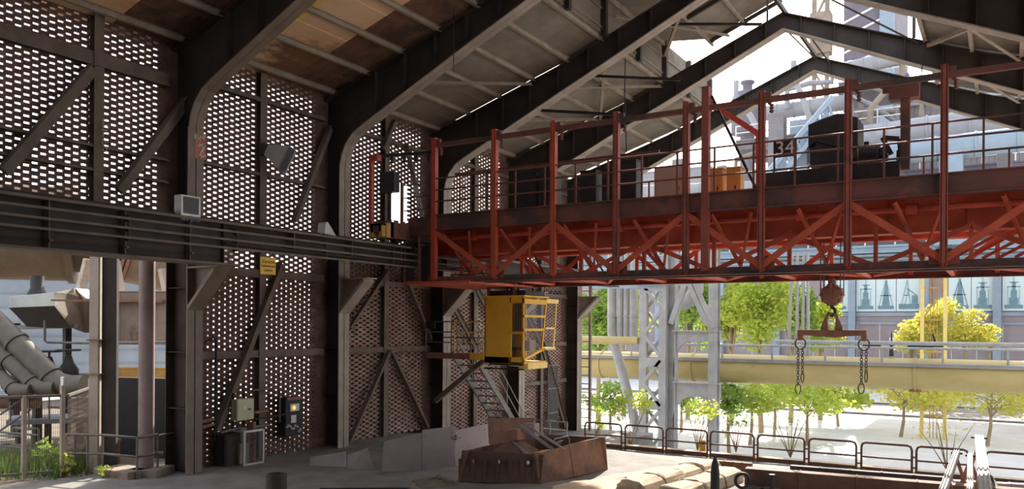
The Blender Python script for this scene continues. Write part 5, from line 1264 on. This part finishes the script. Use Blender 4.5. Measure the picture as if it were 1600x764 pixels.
# lattice pier
TY = 43.0
def tx(px, Y=TY): return W(px, 550, Y=Y).x
def tz(px, py, Y=TY): return W(px, py, Y=Y).z
xl, xr = tx(1001), tx(1042)
t = T('lattice_pier', 'grey lattice pier of the pipe trestle, with riveted verticals', 'lattice pier', ((xl+xr)/2, TY, GZ))
ztop = tz(1020, 446)
for x, wd in ((xl+.2, .42), (xr-.2, .42)):
    m = MB(); m.ibeam((x, TY, GZ), (x, TY, ztop), .4, wd, up=(1, 0, 0), t=.03); m.box((x-wd/2, TY-.22, GZ), (x+wd/2, TY-.2, ztop)); m.build('leg', 'steelgrey', t)
n = 7
for k in range(n):
    z0, z1 = GZ+(ztop-GZ)*k/n, GZ+(ztop-GZ)*(k+1)/n; a, b = (xl+.3, xr-.3) if k % 2 else (xr-.3, xl+.3)
    m = MB(); m.angle((a, TY-.15, z0+.1), (b, TY-.15, z1-.1), .16, .02, up=(0, 1, 0)); m.angle((b, TY+.2, z0+.1), (a, TY+.2, z1-.1), .14, .02, up=(0, 1, 0)); m.build('lacing_bar', 'steelgrey', t)
for z in (GZ+2.6, GZ+5.0, ztop-.3): m = MB(); m.box((xl, TY-.24, z), (xr, TY-.2, z+.5)); m.build('batten_plate', 'steelgrey', t)
m = MB(); m.box((xl-.1, TY-.4, ztop), (xr+.1, TY+.4, ztop+.25)); m.build('cap_plate', 'steelgrey', t)
# solid column and portal to the right
x0, x1 = tx(1046), tx(1114)
t = T('pipe_trestle', 'grey riveted trestle frame with two arched crossbeams carrying the pipeline', 'trestle', ((x0+x1)/2, TY, GZ))
m = MB(); m.ibeam((x0+.1, TY+.2, GZ), (x0+.1, TY+.2, 9), .5, .5, up=(1, 0, 0), t=.04); m.box((x0-.5, TY+.1, GZ), (x0-.2, TY+.4, 9)); m.build('column', 'steelgrey', t)
m = MB(); x2 = tx(1103); m.ibeam((x1, TY+.2, GZ), (x1, TY+.2, 9), .5, .5, up=(0, 1, 0), t=.04)
for k in range(14): m.box((x1-.25, TY-.06, GZ+k*.9), (x1+.25, TY-.04, GZ+k*.9+.35))
m.build('column', 'steelgrey', t)
def xbeam(py0, py1, nm, haunch):
    z1, z0 = tz(1080, py0), tz(1080, py1)
    P = [(x0+.2, z1), (x1+.35, z1), (x1+.35, z0), (x0+1.2, z0)]
    arcs = [(x0+1.2-1.0*math.sin(a), z0-haunch*(1-math.cos(a))) for a in (.3, .6, .9, 1.2, 1.5)]
    m = MB(); m.prism(P+arcs+[(x0+.2, z0-haunch-.6)], 'y', TY+.05, TY+.35); m.box((x0+.2, TY-.1, z1), (x1+.4, TY+.5, z1+.06))
    for k in range(8):
        for zz in (z1-.15, z0+.12): m.lathe((x0+.9+k*.42, TY+.05, zz), [(.03, -.02), (.015, 0)], 6, 'y')
    m.build(nm, 'steelgrey', t)
xbeam(518, 533, 'upper_crossbeam', 1.4)
xbeam(599, 620, 'lower_crossbeam', 1.3)
m = MB(); P = [(x1+.3, tz(1100, 620)), (x1+.3, GZ), (x1-.3, GZ), (x1-.3, tz(1100, 640)), (x1-.6, tz(1100, 622))]; m.prism(P, 'y', TY+.06, TY+.3); m.build('haunch_leg', 'steelgrey', t)
for (a, b) in (((1049, 506), (1072, 440)), ((1085, 440), (1117, 512)), ((1077, 440), (1106, 508))):
    m = MB(); p, q = W(*a, Y=TY+.1), W(*b, Y=TY+.1); m.angle(p, q, .3, .04, up=(0, 1, 0)); m.build('raking_strut', 'steelgrey', t)
m = MB()
for k in range(16): x = x0+.8+k*.2; m.tube((x, TY+.3, tz(1080, 518)), (x, TY+.3, tz(1080, 518)+.28), .02, 5)
m.build('spike_row', 'black', t)
# row of vertical pipes left of the pier
for k, (px, r, lb) in enumerate(((956, .28, 'leftmost of the four upright grey pipes beside the lattice pier, with kinked foot'), (969, .2, 'second upright grey pipe left of the lattice pier'), (979, .2, 'third upright grey pipe left of the lattice pier'), (990, .26, 'upright grey pipe nearest to the lattice pier'))):
    x = tx(px, TY+1); m = MB()
    if k == 0: m.path([(x, TY+1, 9), (x, TY+1, tz(956, 520, TY+1)), W(962, 545, Y=TY+1), W(990, 650, Y=TY+1), W(1000, 690, Y=TY+1)], r, 12)
    else: m.tube((x, TY+1, 2.9), (x, TY+1, 9), r, 12)
    m.tube((x, TY+1, 4.3), (x, TY+1, 4.36), r*1.25, 12); tag(m.build('upright_pipe', 'steelgrey'), lb, 'pipe', 'upright pipes left of the lattice pier')
m = MB(); a, b = W(1088, 430, Y=TY+2), W(1068, 478, Y=TY+2); m.path([a+up*3, a, W(1088, 452, Y=TY+2), W(1080, 468, Y=TY+2), W(1064, 476, Y=TY+2)], .42, 16); tag(m.build('elbow_duct', 'paleduct'), 'fat pale elbow duct behind the raking struts of the trestle', 'duct')
m = MB(); a, b = W(925, 446, Y=TY), W(1035, 446, Y=TY); m.beam(a, b, .5, .35); m.box((a.x, TY-.3, a.z+.17), (b.x, TY+.3, a.z+.22)); tag(m.build('header_beam', 'bluesteel'), 'pale blue beam on top of the lattice pier', 'steel beam')
for k, (px, pxb) in enumerate(((1238, 1232), (1246, 1245), (1256, 1254), (1262, 1263))):
    q0, q1 = W(px, 395, Y=PY), W(pxb, 545, Y=PY); q1.z = 2.12; m = MB(); m.tube(q0, q1, .085, 8); m.tube(q1, q1+up*.12, .16, 8); tag(m.build('vent_pipe', 'steelgrey'), ['first', 'second', 'third', 'fourth'][k]+' from the left of four slim grey pipes rising left of the hook block', 'pipe', 'slim pipes left of the hook block')
# ladder column at the end of the hall
a = W(912, 500, Y=34.6); t = T('ladder_column', 'steel column with ladder rungs at the end of the brick wall', 'ladder', (a.x, 34.7, -1.25))
for px in (906, 922): q = W(px, 560, Y=34.8); m = MB(); m.beam((q.x, 34.8, -1.25), (q.x, 34.8, 8.5), .1, .14); m.build('stile', 'stone', t)
q0, q1 = W(906, 560, Y=34.8), W(922, 560, Y=34.8)
for k in range(24): z = -1.0+k*.4; m = MB(); m.tube((q0.x, 34.75, z), (q1.x, 34.75, z), .025, 6); m.build('rung', 'hookrust', t)

# picture building
BYY = 105.0
t = T('picture_building', 'long lilac hall building with pale blue pilasters and a row of pictures', 'building', (20, BYY, GZ))
def bx(px): return W(px, 480, Y=BYY).x
zb0, zb1 = 5.75, 9.75
m = MB(); m.box((-60, BYY, GZ), (95, BYY+20, 10.6)); m.build('wall', 'building', t)
m = MB(); m.box((-60, BYY-.3, 10.4), (95, BYY+20.2, 11.4)); m.box((-60, BYY-.15, 5.2), (95, BYY, 5.6)); m.box((-60, BYY-.12, 4.2), (95, BYY, 4.45)); m.box((-60, BYY-.12, 9.9), (95, BYY, 10.3)); m.build('cornice', 'bluesteel', t)
for px in (1030, 1128, 1215, 1332, 1446, 1558, 1668):
    x = bx(px); m = MB(); m.ibeam((x, BYY-.3, GZ), (x, BYY-.3, 10.6), .8, .6, up=(0, 1, 0)); m.build('pilaster', 'bluesteel', t)
m = MB()
for k in range(60):
    x = -58+k*2.5; m.box((x-.03, BYY-.04, GZ), (x+.03, BYY, 4.2))
for z in (-1, 1.6): m.box((-60, BYY-.04, z), (95, BYY, z+.06))
m.build('panel_joints', 'white', t)
m = MB(); q = bx(1395); m.box((q-.3, BYY-.5, 2.1), (q+.3, BYY, 2.7)); m.build('wall_lamp', 'white', t)
def furn(kind, x0, x1, m, y):
    w_ = x1-x0; h = zb1-zb0; B_ = zb0+.25
    def r(u0, v0, u1, v1): m.box((x0+u0*w_, y-.02, B_+v0*h), (x0+u1*w_, y, B_+v1*h))
    def l(u0, v0, u1, v1, t_=.1): m.beam((x0+u0*w_, y-.01, B_+v0*h), (x0+u1*w_, y-.01, B_+v1*h), .02, t_, up=(0, 0, 1))
    def tri(*P): m.prism([(x0+u*w_, B_+v*h) for u, v in P], 'y', y-.02, y)
    if kind == 0:
        tri((.3, .1), (.7, .1), (.6, .55), (.56, .85), (.46, .85), (.42, .55)); r(.1, 0, .9, .1); l(.15, .1, .45, .75); l(.85, .1, .55, .75); l(.2, .4, .8, .4); l(.5, .85, .5, .95, .14)
    elif kind == 1:
        l(.1, .1, .5, .85, .14); l(.9, .1, .5, .85, .14); l(.25, .35, .75, .35); l(.35, .55, .65, .55); r(.08, 0, .92, .12); tri((.38, .12), (.62, .12), (.5, .6)); l(.5, .8, .5, .95)
    elif kind == 2:
        l(.2, .1, .45, .85, .12); l(.6, .1, .45, .85, .12); l(.45, .6, .85, .4); r(.1, 0, .95, .15); r(.65, .15, .9, .4); l(.3, .4, .56, .4); l(.35, .1, .5, .6)
    else:
        r(.3, .1, .7, .3); r(.36, .3, .64, .5); r(.42, .5, .58, .72); l(.25, .1, .25, .6); l(.75, .1, .75, .55); l(.2, .6, .8, .6); l(.3, .72, .7, .72); l(.5, .72, .5, .92, .14); r(.1, 0, .9, .1)
pics = [(1338, 1368, 3, 'pale blue building picture, leftmost of the three between two pilasters'), (1369, 1400, 0, 'middle one of three building pictures, slim furnace shape'), (1401, 1438, 2, 'furnace picture left of the thin lattice mast'), (1482, 1517, 0, 'furnace picture just right of the thin lattice mast'), (1518, 1553, 3, 'furnace picture left of the rightmost pilaster'), (1566, 1602, 3, 'furnace picture at the right edge of the photograph'), (1222, 1260, 1, 'pale blue building picture behind the leafy trees'), (1290, 1326, 3, 'pale blue building picture just right of the hook block')]
for (a_, b_, kd, lb) in pics:
    xa, xb = bx(a_), bx(b_); t2 = T('wall_picture', lb, 'picture', ((xa+xb)/2, BYY-.2, zb0), 'pictures on the far building')
    m = MB(); m.box((xa, BYY-.2, zb0), (xb, BYY-.05, zb1)); m.build('panel', 'print', t2)
    m = MB(); furn(kd, xa, xb, m, BYY-.21); m.build('print', 'printink', t2)
# thin lattice mast
MY = 60
def mx(px): return W(px, 480, Y=MY).x
t = T('lattice_mast', 'thin yellowish lattice mast in front of the picture building', 'mast', (mx(1460), MY, GZ))
for px in (1441, 1477): 
    m = MB(); x = mx(px); m.beam((x, MY, GZ), (x, MY, 11), .22, .22); m.build('leg', 'paleyellow', t)
m = MB(); xa, xb = mx(1441), mx(1477)
for k in range(6):
    z = -2+k*2.1; m.beam((xa, MY, z), (xb, MY, z), .08, .1)
    a_, b_ = (xa, xb) if k % 2 else (xb, xa); m.beam((a_, MY, z), (b_, MY, z+2.1), .07, .07)
for f in (.35, .5, .65): m.beam((xa+(xb-xa)*f, MY+.1, GZ), (xa+(xb-xa)*f, MY+.1, 11), .05, .05)
m.build('lacing', 'orange', t)

# ------------------------------------------------------------------ blast furnace works behind, above the crane
def slab(px0, px1, py, Y, dep, h, mt, label, rail=True, name='furnace_platform', grp='platforms of the furnace works'):
    a, b = W(px0, py, Y=Y), W(px1, py, Y=Y); z = (a.z+b.z)/2
    t = T(name, label, 'platform', ((a.x+b.x)/2, Y, z-h), grp)
    m = MB(); m.box((a.x, Y, z-h), (b.x, Y+dep, z)); m.box((a.x, Y-.1, z-h), (b.x, Y, z-h+.12)); m.box((a.x, Y-.1, z-.12), (b.x, Y, z)); m.build('deck', mt, t)
    if rail:
        m = MB()
        for q in (.55, 1.1): m.tube((a.x, Y, z+q), (b.x, Y, z+q), .05, 6)
        n = max(2, int((b.x-a.x)/1.8))
        for k in range(n+1): x = a.x+(b.x-a.x)*k/n; m.tube((x, Y, z), (x, Y, z+1.1), .05, 6)
        m.build('railing', 'white', t)
    return t
def col(px, py, Y, wd, mt, label, ztop=None, name='furnace_column'):
    a = W(px, py, Y=Y); zb = W(px, 384 if Y < 62 else 392, Y=Y).z; m = MB(); m.ibeam((a.x, Y, zb), (a.x, Y, a.z if ztop is None else ztop), wd, wd, up=(0, 1, 0), t=wd*.1); m.box((a.x-wd*.7, Y-wd*.7, zb), (a.x+wd*.7, Y+wd*.7, zb+.4))
    return tag(m.build(name, mt), label, 'steel column', 'columns of the furnace works')
def duct(px0, py0, px1, py1, Y, r, mt, label, name='furnace_duct'):
    a, b = W(px0, py0, Y=Y), W(px1, py1, Y=Y); m = MB(); m.tube(a, b, r, 20); n = 5
    for k in range(n+1): q = a.lerp(b, k/n); d = (b-a).normalized(); m.tube(q-d*.06, q+d*.06, r*1.08, 20)
    return tag(m.build(name, mt), label, 'duct', 'ducts of the furnace works')
duct(1325, 222, 1660, 176, 62, 1.0, 'paleduct', 'broad pale duct behind the crane trolley')
duct(1345, 246, 1660, 210, 58, .75, 'bluesteel', 'pale blue duct below the broad one')
duct(1190, 178, 1320, 160, 66, .6, 'paleduct', 'shorter grey duct left of the trolley housing')
duct(1310, 112, 1410, 88, 64, .55, 'paleduct', 'pale duct on the furnace platform below the roof')
duct(1000, 300, 1250, 290, 60, .5, 'paleduct', 'long slim duct behind the tan cabinet')
slab(1150, 1420, 205, 64, 6, .8, 'furnace', 'upper furnace platform behind the trolley housing')
slab(1310, 1420, 122, 66, 5, .9, 'furnace', 'highest furnace platform under the right roof')
slab(1000, 1340, 352, 62, 5, 1.0, 'furnace', 'long furnace platform behind the crane truss')
slab(1320, 1660, 330, 60, 5, .9, 'furnace', 'furnace platform at the right behind the crane truss')
slab(960, 1660, 388, 58, 1.0, .5, 'bluesteel', 'slim pale blue gallery low behind the crane truss')
slab(1180, 1640, 268, 66, 6, .7, 'furnace2', 'lilac furnace platform behind the number board')
slab(930, 1110, 268, 70, 5, .7, 'paleduct', 'left furnace platform behind the black cabinets')
for (Y, py, lb) in ((58.5, 384, 'front'), (66.5, 392, 'middle'), (81, 402, 'rear')):
    xa, xb = W(840, py, Y=Y).x, W(1700, py, Y=Y).x; z = W(1200, py, Y=Y).z
    t = T('support_girder', lb+' long girder carrying the furnace works high above the street', 'girder', ((xa+xb)/2, Y, GZ), 'girders under the furnace works')
    m = MB(); m.ibeam((xa, Y, z-.5), (xb, Y, z-.5), .9, 1.0, t=.08); m.build('girder', 'bluesteel', t)
    for x in (xa, xb): m = MB(); m.beam((x, Y, GZ), (x, Y, z-1), 1.2, 1.2); m.build('leg', 'furnace', t)
for k, (px, Y, wd, py) in enumerate(((1062, 60, .9, 250), (1215, 61, 1.1, 180), (1250, 66, 1.3, 190), (1380, 66, .9, 215), (1487, 58, 1.3, 220), (1570, 64, .9, 220), (1130, 64, .8, 260), (1320, 60, .8, 230), (985, 66, .8, 280))):
    col(px, py, Y, wd, 'bluesteel' if k in (2, 4) else 'furnace', ['furnace column left of the tallest crane post', 'furnace column below the conveyor bridge', 'pale blue furnace column beside the number board', 'furnace column behind the hoist motor', 'pale blue furnace column near the seventh crane post', 'furnace column far right', 'furnace column behind the bent red mast', 'furnace column behind the winch drum', 'furnace column far left behind the black cabinets'][k])
# conveyor bridge
a, b = W(1185, 300, Y=56), W(1300, 165, Y=60); t = T('conveyor_bridge', 'pale blue lattice conveyor bridge rising to the right behind the crane', 'conveyor bridge', a)
for s in (-.5, .5):
    m = MB(); o_ = V((0, 0, s*1.2)); m.beam(a+o_, b+o_, .3, .3); m.build('chord', 'bluesteel', t)
m = MB()
for k in range(14):
    p, q = a.lerp(b, k/14), a.lerp(b, (k+1)/14); s = .6 if k % 2 else -.6; m.beam(p+up*s, q-up*s, .15, .15); m.beam(p+up*.6, p-up*.6, .12, .12)
m.build('lacing', 'bluesteel', t)
# furnace tower head, corrugated hall, chimney
t = T('skip_tower', 'slender stone coloured tower rising behind the ridge', 'tower', W(1283, 90, Y=75))
a = W(1272, 95, Y=75); b = W(1292, 95, Y=75); zt_ = W(1283, -40, Y=75).z
for x in (a.x, b.x):
    m = MB(); m.beam((x, 75, 11), (x, 75, zt_), .35, .35); m.build('leg', 'stone', t)
m = MB()
for k in range(14):
    z0 = 11+k*2.2; m.beam((a.x, 75, z0), (b.x, 75, z0), .2, .2); m.beam((a.x if k % 2 else b.x, 75, z0), (b.x if k % 2 else a.x, 75, z0+2.2), .2, .2)
m.build('lacing', 'stone', t)
m = MB(); zz = W(1283, 45, Y=75).z; m.box((a.x-.3, 74.6, zz-2.2), (b.x+.3, 76, zz+1.4)); m.build('cabin', 'stone', t)
t = T('corrugated_hall', 'tall lilac corrugated hall behind the right roof slope', 'building', W(1352, 110, Y=80))
a, b = W(1318, 120, Y=80), W(1396, 120, Y=80); z0, z1 = W(1350, 400, Y=80).z, W(1350, -60, Y=80).z
m = MB(); m.box((a.x, 80, z0), (b.x, 92, z1))
n = 40
for k in range(n): x = a.x+(b.x-a.x)*(k+.5)/n; m.box((x-.05, 79.93, z0), (x+.05, 80, z1))
m.build('cladding', 'furnace2', t)
m = MB()
for py in (18, 42, 66, 90, 112): z = W(1350, py, Y=80).z; m.beam((a.x, 79.85, z-.8), (b.x, 79.85, z+.8), .2, .16)
m.build('sheet_joints', 'white', t)
m = MB(); x = W(1386, 60, Y=80).x; m.box((x-.6, 79.7, z0), (x+.6, 80, z1)); m.build('corner_panel', 'bluesteel', t)
t = T('furnace_house', 'big lilac furnace house with platforms at the far right', 'building', W(1560, 300, Y=84))
a, b = W(1400, 250, Y=84), W(1680, 250, Y=84); z1 = W(1500, 128, Y=84).z
m = MB(); m.box((a.x, 84, 12), (b.x, 96, z1)); 
for k in range(30): x = a.x+(b.x-a.x)*(k+.5)/30; m.box((x-.06, 83.93, 12), (x+.06, 84, z1))
m.build('cladding', 'furnace', t)
m = MB()
for k in range(9): z = 12.5+k*1.7; m.box((a.x, 83.6, z), (b.x, 84, z+.3))
m.build('ledges', 'paleduct', t)
m = MB()
for x in (a.x+1, (a.x+b.x)/2, b.x-1): m.beam((x, 85, 11), (x, 85, 12), .9, .9)
m.build('stilts', 'furnace', t)
c = W(1168, 160, Y=78); m = MB(); m.lathe((c.x, 78, c.z-3), [(1.5, 0), (1.5, 3.2), (1.25, 3.9), (.45, 4.1), (.45, 4.7), (.65, 4.8), (.65, 5.0), (.2, 5.1)], 20); m.tube((c.x, 78, 12), (c.x, 78, c.z-3), .7, 12)
tag(m.build('dust_catcher', 'furnace2'), 'lilac dome-topped vessel in front of the bright sky', 'vessel')
# tangle of small pipes and bracing on the furnace
lab = []
specs = [((1360, 170), (1410, 120)), ((1330, 150), (1400, 190)), ((1400, 175), (1345, 185)), ((1270, 200), (1240, 120)), ((1440, 150), (1560, 190)), ((1230, 140), (1300, 128)), ((1150, 250), (1300, 205)), ((1195, 220), (1150, 150))]
nm = ['slanting furnace pipe right of the trolley housing', 'furnace pipe crossing above the hoist motor', 'short flat furnace pipe above the brake lever', 'steep furnace pipe under the ridge', 'long furnace pipe behind the seventh crane post', 'flat furnace pipe below the farthest ridge', 'furnace pipe passing behind the number board', 'steep furnace pipe beside the dome-topped vessel']
for k, (a_, b_) in enumerate(specs):
    m = MB(); p, q = W(*a_, Y=63+k % 3), W(*b_, Y=64+k % 3); m.path([p-up*1.5, p, p.lerp(q, .5)+up*.2, q, q+up*1.2], .22, 8); tag(m.build('furnace_pipe', 'paleduct' if k % 2 else 'stone'), nm[k], 'pipe', 'small pipes of the furnace works')
